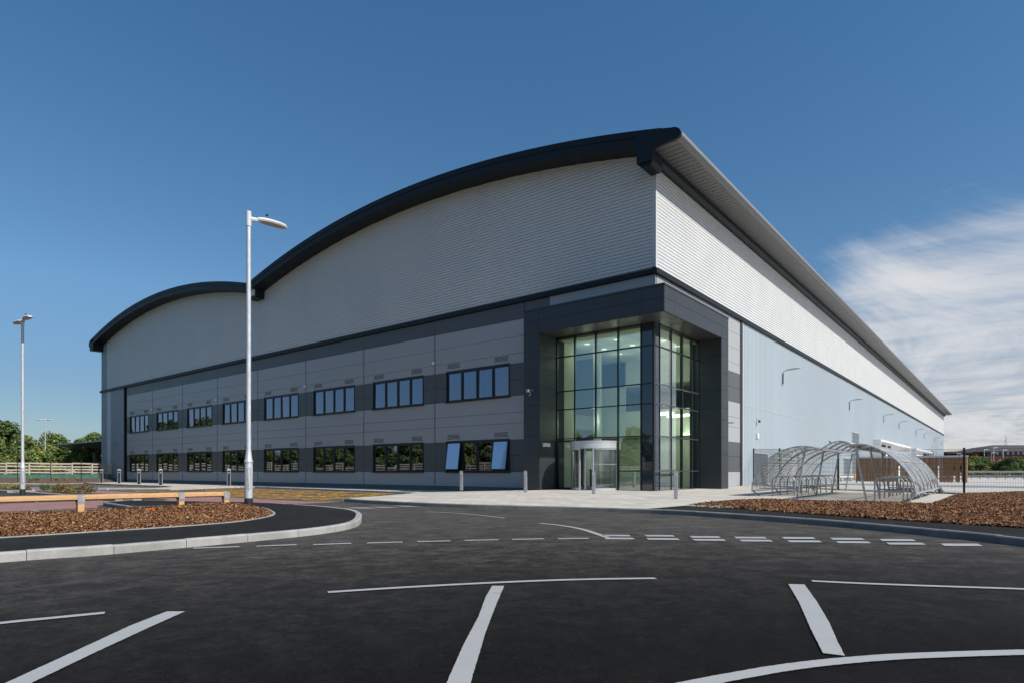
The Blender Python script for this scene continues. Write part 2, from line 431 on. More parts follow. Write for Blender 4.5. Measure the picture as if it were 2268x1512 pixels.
def ribbon(line, w):
    return offset(line, w/2)+offset(line, -w/2)[::-1]

# ================================================================== GROUND
GX, GY = 2500, 2500
sheet('ground', [(-GX, -GY), (GX, -GY), (GX, GY), (-GX, GY)], -.45, 'ground', draped=False)
road = sheet('road', [(-95, -70), (45, -70), (45, 34.5), (-95, 34.5)], 0, 'asphalt')
sheet('concrete_yard', [(-14.0, 34.52), (170, 34.52), (170, 138), (-14.0, 138)], 0, 'concrete', draped=False)
sheet('concrete_yard', [(-14.0, 138.02), (60, 138.02), (60, 300), (-14.0, 300)], -.02, 'concrete', draped=False)
sheet('gravel_strip', [(-11.5, 61.5), (-11.5, 56.5), (6, 49.5), (40, 44.5), (40, 51), (8, 56)], .006, 'gravel', draped=False)
sheet('yard_channel', [(4, 60.5), (44, 66), (44, 66.5), (4, 60.9)], .006, 'asphalt_path', draped=False)

# ---- left footpath island
LK = [(-11.2, -16), (-10.3, -8), (-9.75, -2), (-9.44, 1.96), (-9.25, 2.87), (-9.22, 3.7), (-9.19, 4.4), (-9.2, 5.15), (-9.27, 6.05), (-9.57, 6.97), (-10.1, 7.7), (-11.06, 8.54), (-12.19, 9.36), (-13.39, 9.9), (-15.3, 10.25), (-17.0, 10.3)]
lk = smoothline(LK, 6)
kerb('kerb', lk, 1, 'kerb')
inner = offset(lk, .12)
slab('footpath', inner+[(-18.9, 10.0), (-23.0, 8.2), (-22.4, 7.35), (-19.2, 6.95), (-18.25, 6.5), (-18.25, -16)], .115, 'asphalt_path', -.1)
kerb('kerb', smoothline([(-17.0, 10.32), (-18.9, 10.14), (-23.15, 8.25)], 4), 1, 'kerb_d', h=.118)
kerb('kerb', smoothline([(-23.15, 8.1), (-22.4, 7.22), (-19.2, 6.8), (-18.4, 6.3), (-18.37, -16)], 4), 1, 'kerb_d', h=.118, w=.11)
EDG = [(-12.2, -16), (-11.8, -5), (-11.62, 0), (-11.53, 2.39), (-11.46, 3.52), (-11.42, 4.88), (-11.61, 6.01), (-12.21, 6.92), (-12.89, 7.55), (-13.9, 8.1), (-15.5, 8.75), (-17.0, 8.9)]
ed = smoothline(EDG, 6)
mb = MB(); a = offset(ed, 0); b_ = offset(ed, .05)
for i in range(len(ed)-1):
    mb.face([(*a[i], .13), (*a[i+1], .13), (*b_[i+1], .13), (*b_[i], .13)]); mb.face([(*a[i], .1), (*a[i+1], .1), (*a[i+1], .13), (*a[i], .13)])
mb.build('path_edging', 'kerb')['kind'] = 'structure'

# ---- bark mulch (one heap of chips per bed)
def inpoly(x, y, P):
    c = np.zeros(x.shape, bool); j = len(P)-1
    for i in range(len(P)):
        xi, yi = P[i]; xj, yj = P[j]
        c ^= ((yi > y) != (yj > y)) & (x < (xj-xi)*(y-yi)/((yj-yi) or 1e-9)+xi); j = i
    return c
def edged(x, y, P):
    d = np.full(x.shape, 99.)
    for (ax, ay), (bx, by) in zip(P, P[1:]+P[:1]):
        L2 = (bx-ax)**2+(by-ay)**2 or 1e-9
        t = np.clip(((x-ax)*(bx-ax)+(y-ay)*(by-ay))/L2, 0, 1)
        d = np.minimum(d, np.hypot(x-ax-t*(bx-ax), y-ay-t*(by-ay)))
    return d
def lump(x, y):
    return .5+.25*np.sin(x*1.9+.7*np.sin(y*1.3))+.25*np.sin(y*2.3+1.1*np.sin(x*.9+2))
def mulch(name, P, hmax, z0, dens, label, size, near, extra=None):
    xs = [p[0] for p in P]; ys = [p[1] for p in P]; step = .16
    gx = np.arange(min(xs), max(xs)+step, step); gy = np.arange(min(ys), max(ys)+step, step)
    X, Y = np.meshgrid(gx, gy)
    def H(x, y):
        d = edged(x, y, P); h = z0+hmax*(1-np.exp(-d/.35))*(.45+.55*lump(x, y))
        if extra is not None: h = h+extra(x, y)*(1-np.exp(-d/.25))
        return h
    ins = inpoly(X, Y, P); Z = np.where(ins, H(X, Y)+.02*rng.random(X.shape), -.05)
    nx = len(gx); v = np.stack([X.ravel(), Y.ravel(), Z.ravel()], 1).tolist(); f = []
    anyin = ins.copy()
    for j in range(len(gy)-1):
        for i in range(nx-1):
            if ins[j, i] and ins[j, i+1] and ins[j+1, i] and ins[j+1, i+1]:
                f.append((j*nx+i, j*nx+i+1, (j+1)*nx+i+1, (j+1)*nx+i))
    # chips
    area = (max(xs)-min(xs))*(max(ys)-min(ys)); N = int(area*dens)
    x = rng.uniform(min(xs), max(xs), N); y = rng.uniform(min(ys), max(ys), N)
    dist = np.hypot(x-near[0], y-near[1]); keep = inpoly(x, y, P) & (rng.random(N) < np.clip((14/np.maximum(dist, 1))**1.2, 0, 1))
    x, y = x[keep], y[keep]; n = len(x); z = H(x, y)+.012+rng.random(n)*.025
    L = size*(.35+rng.random(n)**1.6); Wd = L*(.22+.3*rng.random(n)); a1 = rng.random(n)*6.283; tl = rng.normal(0, .5, n); rl = rng.normal(0, .5, n)
    ux, uy, uz = np.cos(a1)*np.cos(tl), np.sin(a1)*np.cos(tl), np.sin(tl)
    vx, vy, vz = -np.sin(a1)*np.cos(rl), np.cos(a1)*np.cos(rl), np.sin(rl)
    base = len(v); q = []
    for sx, sy in ((-1, -1), (1, -1), (.8, 1), (-1, .8)):
        q.append(np.stack([x+ux*L*sx/2+vx*Wd*sy/2, y+uy*L*sx/2+vy*Wd*sy/2, z+uz*L*sx/2+vz*Wd*sy/2], 1))
    q = np.stack(q, 1).reshape(-1, 3); v += q.tolist()
    f += [(base+4*i, base+4*i+1, base+4*i+2, base+4*i+3) for i in range(n)]
    me = bpy.data.meshes.new(name); me.from_pydata(v, [], f); me.materials.append(M['chips'])
    o = bpy.data.objects.new(name, me); COL.objects.link(o); tag(o, label, 'bark mulch', None, 'stuff')
    return o
bedL = offset(smoothline(EDG, 3), .05)+[(-17.75, 8.2), (-17.9, 6), (-17.9, -8)]
bedL = [p for p in bedL if p[1] > -8.5]
mulch('bark_mulch', bedL, .055, .10, 2200, 'brown bark chippings heaped beside the timber rail', .052, (0, 0),
      lambda x, y: .12*np.exp(-((x+15.9)**2/1.2+(y-7.6)**2/1.0)))

# ---- right kerb, pale paving, footpath, bed
RK = [(-18.55, 13.55), (-17.2, 13.35), (-14.84, 13.25), (-12.6, 13.45), (-11.12, 13.81), (-9.17, 14.35), (-7.6, 14.62), (-6.6, 14.66), (-5.25, 14.45), (-3.59, 13.91), (-2.21, 13.31), (-1.03, 12.62), (.2, 11.7), (2.2, 9.7), (4.6, 6), (6.5, 1), (8, -6)]
rk = smoothline(RK, 5)
kerb('kerb', rk, 1, 'kerb_d')
ri = offset(rk, .12)
split = min(range(len(ri)), key=lambda i: abs(ri[i][0]+7.3))
pav = ri[:split+1]+[(-7.25, 17.0), (-6.3, 19.4), (-4.5, 20.2), (-1.9, 20.4), (-1.75, 33.0), (-6.9, 36.3), (-14.05, 44.6), (-14.05, 29.36), (-91.6, 29.36), (-91.6, 24.2), (-75, 23.4), (-57, 23.2), (-53.5, 22.3), (-46.6, 14.2), (-44.9, 13.6), (-44.1, 14.4), (-49.6, 23.5), (-50.2, 26.2), (-49, 26.9), (-34, 26.2), (-28.2, 25.6), (-25.5, 23), (-22.3, 18.8), (-19.6, 15.2)]
slab('paving', pav, .1, 'flags')
kerb('kerb', smoothline([(-18.6, 13.5), (-19.6, 15.2), (-22.3, 18.8), (-25.5, 23), (-28.2, 25.6), (-34, 26.2), (-49, 26.9), (-50.2, 26.2), (-49.6, 23.5), (-44.1, 14.4), (-44.9, 13.6), (-46.6, 14.2), (-53.5, 22.3), (-57, 23.2), (-75, 23.4), (-91.6, 24.2)], 3), -1, 'kerb_d', h=.104, w=.1)
slab('footpath', ri[split:]+[(11, -4), (5.6, 6.3), (3.2, 10.6), (1.4, 12.9), (.23, 13.83), (-.71, 14.15), (-2, 14.6), (-4.12, 15.65), (-7.2, 16.95)], .112, 'asphalt_path', -.1)
bedR = [(-7.2, 17.0), (-4.12, 15.72), (-2, 14.68), (-.71, 14.2), (.23, 13.9), (1.45, 12.95), (3.3, 10.7), (5.7, 6.5), (14, 10), (16, 24), (12, 30.0), (-1.65, 32.6), (-1.8, 20.5), (-4.5, 20.15), (-6.25, 19.3)]
mulch('bark_mulch', bedR, .14, .10, 1500, 'brown bark chippings in the bed before the cycle shelters', .052, (0, 0),
      lambda x, y: .10*np.exp(-((x+3.5)**2/9+(y-17.8)**2/1.6))+.1*np.clip((x+1.5)/3, 0, 1)*np.clip((y-14)/6, 0, 1))
mb = MB().box(-1.72, -1.62, 20.6, 32.8, .02, .14); mb.build('bed_edging', 'kerb_d')['kind'] = 'structure'

# ---- car park surfaces
sheet('block_paving', [(-76, 10.9), (-52, 10.9), (-43, 10.5), (-37.5, 10.3), (-25.2, 10.35), (-24.0, 9.6), (-20.0, 10.2), (-18.9, 11.0), (-18.5, 12.0), (-18.5, 13.4), (-38.4, 13.4), (-44.2, 13.3), (-76, 13.3)], .004, 'redblock')
sheet('block_paving', [(-26.3, -20), (-23.6, -20), (-23.6, 6.9), (-23.6, 9.3), (-25.3, 9.0), (-25.3, 8.4), (-26.3, 8.4)], .004, 'redblock', draped=False)
sheet('block_paving', [(-23.58, -20), (-21.2, -20), (-21.2, 6.7), (-22.5, 7.1), (-23.58, 8.0)], .004, 'redblock', draped=False)
sheet('parking_bays', [(-43.6, 13.42), (-18.75, 13.42), (-19.7, 15.2), (-22.4, 18.8), (-25.6, 23), (-28.3, 25.5), (-34, 26.1), (-49, 26.8), (-50, 26.2), (-49.4, 23.5), (-44.0, 14.4)], .004, 'asphalt_bay')
sheet('parking_bays', [(-76, 13.32), (-45.5, 13.32), (-46.7, 14.1), (-53.6, 22.2), (-57, 23.1), (-76, 23.3)], .004, 'asphalt_bay')
sheet('parking_bays', [(-31.2, -20), (-26.32, -20), (-26.32, 8.3), (-31.2, 8.3)], .004, 'asphalt_bay', draped=False)
sheet('parking_bays', [(-21.18, -20), (-18.5, -20), (-18.5, 6.6), (-21.18, 6.6)], .004, 'asphalt_bay', draped=False)

nmark = 0
def mark(poly, m='paint', z=.009, name='white_marking', draped=True):
    if m == 'paint' and math.hypot(*poly[0]) < 13:
        out = []
        for p, q_ in zip(poly, poly[1:]+poly[:1]):
            n = max(1, int(math.dist(p, q_)/.018))
            out += [(p[0]+(q_[0]-p[0])*i/n+random.uniform(-.0018, .0018), p[1]+(q_[1]-p[1])*i/n+random.uniform(-.0018, .0018)) for i in range(n)]
        poly = out
    return sheet(name, poly, z, m, parent=road, draped=draped)
# dashes of the give-way and lane lines, near road
dash = [((428, 1214), (530, 1210.5)), ((568, 1209.5), (657, 1206)), ((693, 1206), (778, 1203)), ((813, 1202.5), (892, 1200)), ((924, 1199.5), (998, 1197.5)), ((1029, 1196.5), (1104, 1195)), ((1134, 1194.5), (1205, 1193)), ((1236, 1193), (1304, 1192))]
for (p0, p1) in dash:
    a, b_ = G(*p0), G(*p1); mark(ribbon([a, b_], .115))
rows = [(400, 519, 411, 527, 242, 249), (585, 712, 597, 722, 243, 250), (785, 915, 797, 925, 248, 255.5), (982, 1118, 994, 1130, 251, 258.5), (1193, 1333, 1207, 1345, 252, 260.5), (1408, 1550, 1422, 1562, 256, 264.5), (1627, 1775, 1641, 1791, 261, 270),
        (408, 533, 416, 546, 255, 262), (593, 731, 606, 746, 257, 264.5), (795, 934, 811, 950, 260.5, 268.5), (1005, 1143, 1020, 1157, 264, 272), (1217, 1358, 1232, 1375, 267, 275.5), (1433, 1576, 1448, 1592, 271, 279.5), (1655, 1815, 1672, 1835, 277, 286), (1896, 2062, 1916, 2086, 281, 292)]
sq = [tuple((1134+x/2, 1063+y/2) for x, y in ((a, y0), (b2, y0+.8), (d, y1+.4), (c, y1-.4))) for a, b2, c, d, y0, y1 in rows]; sq2 = []
for q in sq+sq2: mark([G(*p) for p in q])
def mline(pts, w, n=4, z=.009): mark(ribbon(smoothline([G(*p) for p in pts], n), w), z=z)
mline([(1195, 1158.5), (1240, 1163), (1290, 1172), (1345, 1190)], .11)
mline([(942, 1133), (985, 1134.5), (1030, 1137.5), (1075, 1142), (1118, 1147)], .08, z=.010)
for q in (((652, 1125), (688, 1125), (695, 1126), (660, 1126)), ((713, 1124.5), (760, 1125), (785, 1127), (738, 1126.5)), ((768, 1123), (815, 1123.5), (836, 1125.5), (790, 1125)), ((818, 1121.5), (862, 1122.5), (884, 1124), (842, 1123.5)), ((868, 1119), (910, 1119.8), (932, 1121.5), (892, 1121))):
    mark([G(*p) for p in q])
# big lines in the foreground
mline([(726, 1312), (900, 1301), (1090, 1291), (1270, 1284), (1452, 1281)], .082)
mline([(1798, 1287), (1900, 1292), (2030, 1297), (2150, 1301), (2268, 1305), (2420, 1312)], .082)
mline([(-260, 1420), (-120, 1397), (0, 1381), (120, 1369), (232, 1358)], .082)
mline([(1440, 1537), (1540, 1516), (1640, 1497), (1720, 1483), (1800, 1472), (1900, 1462), (2000, 1455), (2130, 1450), (2268, 1446), (2420, 1445)], .105)
mark([G(*p) for p in ((1090, 1298), (1117, 1298), (1100, 1337), (1076, 1400), (1043, 1512), (1020, 1580), (958, 1600), (990, 1512), (1027, 1428), (1060, 1366), (1075, 1324))])
mark([G(*p) for p in ((1746, 1294), (1782, 1295), (1809, 1333), (1836, 1378), (1856, 1424), (1871, 1454), (1823, 1448), (1796, 1395), (1770, 1335))])
mark([G(*p) for p in ((370, 1355), (410, 1355), (330, 1391), (214, 1445), (73, 1513), (-60, 1585), (-120, 1575), (16, 1513), (170, 1442), (290, 1386))])
# car park bays
for y in (-4.9, -2.4, .1, 2.6, 5.1, 6.55): mark(ribbon([(-30.6, y), (-26.4, y)], .1), draped=False)
for y in (-4.9, -2.4, .1, 2.6, 5.1): mark(ribbon([(-21.1, y), (-18.9, y)], .1), draped=False)
for i in range(6):
    x = -55.5-2.6*i
    mark(ribbon([(x, 15.5), (x, 22.6)], .16))
    for k in range(3): mark(ribbon([(x-.3, 16+k*2), (x-1.3, 17+k*2), (x-2.3, 16+k*2)], .16), z=.013)
def symbol(cx, cy):      # wheelchair symbol painted in a bay
    ring = [(cx+.5*math.cos(t), cy+.5*math.sin(t)) for t in [rad(-150+i*26) for i in range(10)]]
    mark(ribbon(ring, .2), 'paint_y', .013, 'yellow_marking')
    mark(ribbon([(cx+.05, cy+.15), (cx+.02, cy+1.1)], .18), 'paint_y', .017, 'yellow_marking')
    mark(ribbon([(cx+.1, cy+.3), (cx+.5, cy+.3), (cx+.8, cy-.3)], .16), 'paint_y', .021, 'yellow_marking')
    mark([(cx+.15*math.cos(t), cy+1.35+.17*math.sin(t)) for t in [i*math.pi/4 for i in range(8)]], 'paint_y', .013, 'yellow_marking')
def edge_x(y): return -18.9-max(0, y-13.5)*.80      # right-hand limit of the bays
def ymark(pts, w, z=.009):
    if max(p[0]-edge_x(p[1]) for p in pts) < -.15: mark(ribbon(pts, w), 'paint_y', z, 'yellow_marking')
for yb, yt, x0, nb in ((13.9, 18.8, -42.0, 6), (20.6, 25.2, -47.3, 6)):
    for k in range(nb):
        x = x0+3.55*k
        for p, q_ in (((x, yb), (x, yt)), ((x+2.4, yb), (x+2.4, yt)), ((x, yt), (x+2.4, yt)), ((x+2.4, yt), (x+3.5, yt))):
            ymark([p, q_], .17)
        for j in range(4): ymark([(x+2.45, yb+.2+j*1.2), (x+3.5, yb+1.15+j*1.2)], .20, .013)
        if yb < 15:
            for j in range(3): ymark([(x+.2+j*1.1, 19.95), (x+1.2+j*1.1, 18.95)], .20, .013)
            ymark([(x, 20.05), (x+3.5, 20.05)], .17)
        if x+2.2 < edge_x(yb+3)-.2: symbol(x+1.2, yb+1.5)
# planted islands
def island(P, label):
    kerb('kerb', P+[P[0], P[1]], 1, 'kerb', h=.11, w=.12)
    c = (sum(p[0] for p in P)/len(P), sum(p[1] for p in P)/len(P))
    Q = [(p[0]+(c[0]-p[0])*.03, p[1]+(c[1]-p[1])*.1) for p in P]
    slab('planting_soil', Q, .10, 'soil', -.1)
island([(-25.45, 8.6), (-25.5, 9.5), (-27.6, 10.2), (-37, 10.2), (-37, 8.6)], '')
island([(-39.6, 8.5), (-38.8, 9.5), (-42.7, 10.35), (-54, 10.8), (-54, 8.5)], '')

# ================================================================== FOLIAGE
def leaves(cent, rads, n, size, mats=3, squash=1.0, seed=0, weights=(.45, .35, .2)):
    r = np.random.default_rng(seed); k = len(cent); cent = np.array(cent); rads = np.array(rads)
    p = rads**2; p = p/p.sum(); ci = r.choice(k, n, p=p)
    d = r.normal(size=(n, 3)); d /= np.linalg.norm(d, axis=1)[:, None]
    rr = rads[ci]*(.55+.5*r.random(n)); c = cent[ci]+d*rr[:, None]*np.array([1, 1, squash])
    nrm = d+r.normal(scale=.6, size=(n, 3)); nrm[:, 2] += .3; nrm /= np.linalg.norm(nrm, axis=1)[:, None]
    t = np.cross(nrm, r.normal(size=(n, 3))); t /= np.linalg.norm(t, axis=1)[:, None]; b = np.cross(nrm, t)
    s = size*(.55+.9*r.random(n))[:, None]
    v = np.stack([c-t*s*.5, c+b*s*.32, c+t*s*.5, c-b*s*.32], 1).reshape(-1, 3)
    mi = r.choice(mats, n, p=np.array(weights[:mats])/sum(weights[:mats]))
    mi = np.where(r.random(n) < .55, (ci % mats), mi)
    return v, [(4*i, 4*i+1, 4*i+2, 4*i+3) for i in range(n)], mi
def crown_mesh(name, v, f, mi, mats):
    me = bpy.data.meshes.new(name); me.from_pydata(v.tolist(), [], f)
    for m in mats: me.materials.append(M[m])
    me.polygons.foreach_set('material_index', mi.astype(np.int32)); return me
def tree_proto(h, w, seed, mats, n=6500, leaf=.30, low=.12, name='broadleaf_tree'):
    r = random.Random(seed); cent, rads = [], []
    for i in range(34):
        a = r.random()*6.283; zz = low+(1-low)*r.random()**.85; env = math.sin(math.pi*min(1, (zz*.80+.16)))**.6
        q = w/2*env*(r.random()**.5)*.82
        cent.append((q*math.cos(a), q*math.sin(a), h*zz*.92)); rads.append(w*(.10+.10*r.random()))
    v, f, mi = leaves(cent, rads, n, leaf, len(mats), .8, seed)
    o = thing(name, 'tree', 'tree')
    tm = MB(); tm.tube([(0, 0, -.3), (.05, .03, h*.25), (-.05, .08, h*.55), (0, 0, h*.8)], [w*.035+.05, w*.028+.03, w*.018+.02, .03], 8)
    for c in cent[::3]:
        z0 = c[2]*.45+.2; tm.tube([(0, 0, z0), (c[0]*.5, c[1]*.5, (z0+c[2])/2+.1), c], [.07, .045, .015], 5, cap=False)
    tm.build('trunk', 'bark', o)
    cm = crown_mesh('crown', v, f, mi, mats); c = bpy.data.objects.new('crown', cm); COL.objects.link(c); c.parent = o
    return o

# left wood, running round behind the camera (it is what the ground-floor windows mirror)
prot = [tree_proto(7.2, 6.0, 11, ['leaf1', 'leaf2', 'leaf3'], 8000, .34, .03), tree_proto(6.2, 6.4, 12, ['leaf2', 'leaf1', 'leaf3'], 8000, .34, .02),
        tree_proto(8.0, 6.6, 13, ['leaf2', 'leaf2', 'leaf1'], 8500, .36, .03), tree_proto(5.0, 5.6, 14, ['leaf3', 'leaf1', 'leaf2'], 7000, .32, 0)]
used = [False]*4
def plant(i, loc, rz, sc, label, group):
    o = prot[i] if not used[i] else copy_tree(prot[i]); used[i] = True
    o.location = loc; o.rotation_euler.z = rz; o.scale = (sc, sc, sc); tag(o, label, 'tree', group); return o
r = random.Random(5)
FL = [(-87.2, 29.0), (-86.6, 18.0), (-80, 6), (-69, -5), (-55, -15), (-42, -30), (-25, -42), (-5, -48)]
fl = resample(FL, 4.3)
loc_words = ['at the left edge of the photo', 'left of the twin-headed lamp column', 'just right of the front twin-headed lamp column', 'behind the slim far lamp column', 'over the left end of the low canopy']
direct_list = []
for i, (x, y) in enumerate(fl):
    for row, (off, hh) in enumerate(((7, .86), (13.5, 1.08), (21, 1.18))):
        a = fl[max(i-1, 0)]; b_ = fl[min(i+1, len(fl)-1)]; L = math.dist(a, b_)
        nx, ny = (b_[1]-a[1])/L, -(b_[0]-a[0])/L
        if nx*(-1) < 0 and False: pass
        # outward = away from the car park
        ox, oy = x+nx*off*1, y+ny*off
        if math.hypot(ox+40, oy-25) < math.hypot(x+40, y-25): ox, oy = x-nx*off, y-ny*off
        ox += r.uniform(-1.5, 1.5); oy += r.uniform(-1.5, 1.5)
        d = -.6247*0+ox*F[0]+oy*F[1]; rr_ = ox*R[0]+oy*R[1]
        px = CX+FPX*rr_/d if d > 5 else -9999
        if ox > -84 and oy > 26: continue
        direct = -60 < px < 235
        if not direct and row == 2: continue
        k = [0, 1, 3][(i*2+row) % 3] if row == 0 else ([2, 0, 1][(i+row) % 3])
        sc = hh*r.uniform(.88, 1.1)*(1.1 if not direct else 1.0)
        if direct:
            if px > 108 and d < 106:
                ox, oy = atd(px, 106+row*5); d = 106+row*5
            sc *= max(.75, min(1.6, (zat(950+.12*max(px, 0), d)+.2)/(6.4*hh)))
            col = {0: 'mid green', 1: 'dark green', 2: 'tall dark green', 3: 'low yellow-green'}[k]
            rowname = ['front', 'middle', 'back'][row]
            direct_list.append((px, row, k, (ox, oy, -.2), r.random()*6.28, sc, col, rowname))
        else:
            plant(k, (ox, oy, -.2), r.random()*6.28, sc, 'broadleaf tree of the wood mirrored in the office and lobby glass', 'trees of the wood mirrored in the glass')

ordn = ['first', 'second', 'third', 'fourth', 'fifth', 'sixth', 'seventh', 'eighth', 'ninth', 'tenth', 'eleventh', 'twelfth', 'thirteenth', 'fourteenth']
cnt = {}
for px, row, k, loc, rz, sc, col, rowname in sorted(direct_list, key=lambda q: q[0]):
    c = cnt[row] = cnt.get(row, -1)+1
    plant(k, loc, rz, sc, '%s tree, %s from the left in the %s row of the wood' % (col, ordn[min(c, 13)], rowname), 'trees of the wood beyond the rail fence')

# right-hand row of small trees
pr = [tree_proto(5.6, 6.5, 21, ['leaf1', 'leaf2', 'leaf3'], 5000, .42, 0, 'small_tree'), tree_proto(4.8, 5.8, 22, ['leaf3', 'leaf1', 'leaf4'], 4500, .42, 0, 'small_tree'), tree_proto(5.4, 6.0, 23, ['leaf2', 'leaf2', 'leaf1'], 5000, .42, 0, 'small_tree')]
ru = [False]*3
rt = [(2130, 150, 0, 1.0, 'green bushy small tree touching the mesh fence corner post'), (2152, 148, 0, 1.05, 'broad green small tree, second in the row right of the corner post'), (2165, 152, 2, 1.12, 'tallest rounded green tree of the row below the dark shed'),
      (2182, 150, 0, .92, 'green small tree left of the first yellowish one'), (2196, 155, 1, .86, 'yellow-green small tree before the brick block corner'), (2213, 149, 2, .82, 'dark green low tree between two yellow-green ones'),
      (2228, 156, 1, .90, 'yellow-green small tree below the pylon'), (2243, 146, 2, 1.04, 'dark conical small tree near the right edge of the photo'), (2259, 152, 1, 1.05, 'golden green small tree at the right edge of the photo'), (2278, 150, 2, .9, 'dark green small tree cut by the right edge of the photo'), (2110, 156, 1, .9, 'yellow-green small tree showing over the end of the slatted screen')]
for px, d, k, sc, lab in rt:
    x, y = atd(px, d); o = pr[k] if not ru[k] else copy_tree(pr[k]); ru[k] = True
    o.location = (x, y, .1); o.rotation_euler.z = px; o.scale = (sc, sc, sc*.74); tag(o, lab, 'tree', 'small trees in front of the brick building')
vb = []
for px in range(2100, 2330, 6):
    x, y = atd(px, 140+random.uniform(-2, 2)); vb.append((x, y, .5+random.random()*.3))
v, f, mi = leaves(vb, [.7]*len(vb), 3500, .3, 3, .6, 77)
hm = crown_mesh('undergrowth', v, f, mi, ['leaf2', 'leaf3', 'leaf5']); ho = bpy.data.objects.new('undergrowth', hm); COL.objects.link(ho)
tag(ho, 'low scrub along the foot of the tree row beyond the yard', 'undergrowth', None, 'stuff')

# small plants
def shrub(name, x, y, z, rr, h, n, mats, label, size=.09, group=None):
    c = [(x+random.uniform(-1, 1)*rr, y+random.uniform(-1, 1)*rr*.6, z+h*random.uniform(.25, .75)) for _ in range(7)]
    v, f, mi = leaves(c, [rr*.45]*7, n, size, len(mats), h/rr*.6, int(abs(x*100)))
    v[:, 2] = np.maximum(v[:, 2], z-.02)
    me = crown_mesh(name, v, f, mi, mats); o = bpy.data.objects.new(name, me); COL.objects.link(o)
    tag(o, label, 'shrub', group); return o
for i, (x, mats, lab) in enumerate([(-36.5, ['leaf2', 'leaf1'], 'dark green low shrub at the left end of the near car park island'), (-35.6, ['leaf1', 'leaf5'], 'sprawling green shrub second along the near car park island'), (-34.6, ['leaf5', 'leaf4', 'leaf1'], 'russet shrub left of centre on the near car park island'), (-33.5, ['leaf5', 'leaf4'], 'russet and gold shrub in the middle of the near island'), (-32.3, ['leaf4', 'leaf1'], 'gold tipped shrub right of the russet ones on the near island'), (-31.2, ['leaf5', 'leaf1'], 'russet green shrub last in the near island row')]):
    shrub('shrub', x, 9.4, .1, .45, .42, 420, mats, lab, .07, 'shrubs on the near car park island')
for i, x in enumerate((-41.5, -42.9, -44.3, -45.7, -47.1)):
    shrub('shrub', x, 9.5, .1, .6, .3, 380, ['leaf1', 'leaf3', 'leaf5'], '%s low green shrub counted from the right on the far left island' % ['first', 'second', 'third', 'fourth', 'fifth'][i], .08, 'shrubs on the far left island')

# ---- left bank with mulch, edge kerb
bank = MB(); nu, nv = 46, 12
def bankpt(u, v_):
    a = (-52-u*13, -18+u*43) if False else None
    x0 = -57.5-(u)*24; y0 = -10+u*37.5
    dx, dy = -.83, -.55
    L = 15*v_
    z = -.18+.58*(1-math.exp(-v_*2.2))+.05*math.sin(u*40)*v_
    return (x0+dx*L*.9, y0-dy*L*.55*0+L*.25, z)
for i in range(nu):
    for j in range(nv):
        u0, u1, v0, v1 = i/nu, (i+1)/nu, j/nv, (j+1)/nv
        bank.face([bankpt(u0, v0), bankpt(u1, v0), bankpt(u1, v1), bankpt(u0, v1)])
bo = bank.build('soil_bank', 'soil', smooth=True); bo['kind'] = 'structure'
kl = [bankpt(u/20, 0)[:2] for u in range(21)]
kerb('kerb', kl, 1, 'kerb', h=.12, w=.15)
for i, (px, py) in enumerate([(68, 1057), (82, 1057), (126, 1055), (146, 1057), (172, 1059)]):
    x, y = atd(px, 62+i%2); shrub('weed', x, y, .15, .18, .30, 520, ['leaf3', 'leaf1'], '%s green weed tuft on the bark bank counted from the left' % ['first', 'second', 'third', 'fourth', 'last'][i], .1, 'weeds on the bark bank')

# ================================================================== LEFT RAIL FENCE, NET
fp = resample(FL, 2.1)
FLn = fp
fence = thing('timber_rail_fence', 'long weathered pale four-rail timber fence in front of the wood', 'fence', (FLn[3][0], FLn[3][1], 0))
rb = MB()
def fz(i): return .62
for i, (x, y) in enumerate(FLn[:-1]):
    x2, y2 = FLn[i+1]; a = math.atan2(y2-y, x2-x)
    pb = MB(); pb.extr([(-.07, -.05), (.07, -.05), (.07, .05), (-.07, .05)], lambda u, v, q: (x+u*math.cos(a)-v*math.sin(a), y+u*math.sin(a)+v*math.cos(a), q), fz(i)-1.2, fz(i)+1.45)
    pb.build('post', 'fencewood', fence)
    for k in range(4):
        z = fz(i)+.22+k*.35+random.uniform(-.03, .03); z2 = z+random.uniform(-.05, .05); nx, ny = math.sin(a)*.07, -math.cos(a)*.07
        h = .16
        A, B = (x+nx, y+ny), (x2+nx, y2+ny)
        rb.face([(*A, z), (*B, z2), (*B, z2+h), (*A, z+h)]); A2, B2 = (x+nx*1.6, y+ny*1.6), (x2+nx*1.6, y2+ny*1.6)
        rb.face([(*A2, z), (*B2, z2), (*B2, z2+h), (*A2, z+h)]); rb.face([(*A, z+h), (*B, z2+h), (*B2, z2+h), (*A2, z+h)]); rb.face([(*A, z), (*B, z2), (*B2, z2), (*A2, z)])
rb.build('rail', 'fencewood', fence, recalc=False)
nb = MB()
for i, (x, y) in enumerate(FLn[:-1]):
    x2, y2 = FLn[i+1]; a = math.atan2(y2-y, x2-x); nx, ny = -math.sin(a)*-.35, math.cos(a)*-.35
    if math.hypot(x+nx+40, y+ny-25) > math.hypot(x+40, y-25): nx, ny = -nx, -ny
    sag = random.uniform(-.06, .06)
    nb.face([(x+nx, y+ny, .1), (x2+nx, y2+ny, .1), (x2+nx, y2+ny, fz(i)+.12), (x+nx, y+ny, fz(i)+.12+sag)]); nb.face([(x+nx, y+ny, fz(i)+.12+sag), (x2+nx, y2+ny, fz(i)+.12), (x2+nx*.8, y2+ny*.8, fz(i)+.12), (x+nx*.8, y+ny*.8, fz(i)+.12+sag)])
tag(nb.build('debris_netting', 'net', recalc=False), 'strip of green debris netting along the foot of the timber rail fence', 'netting')
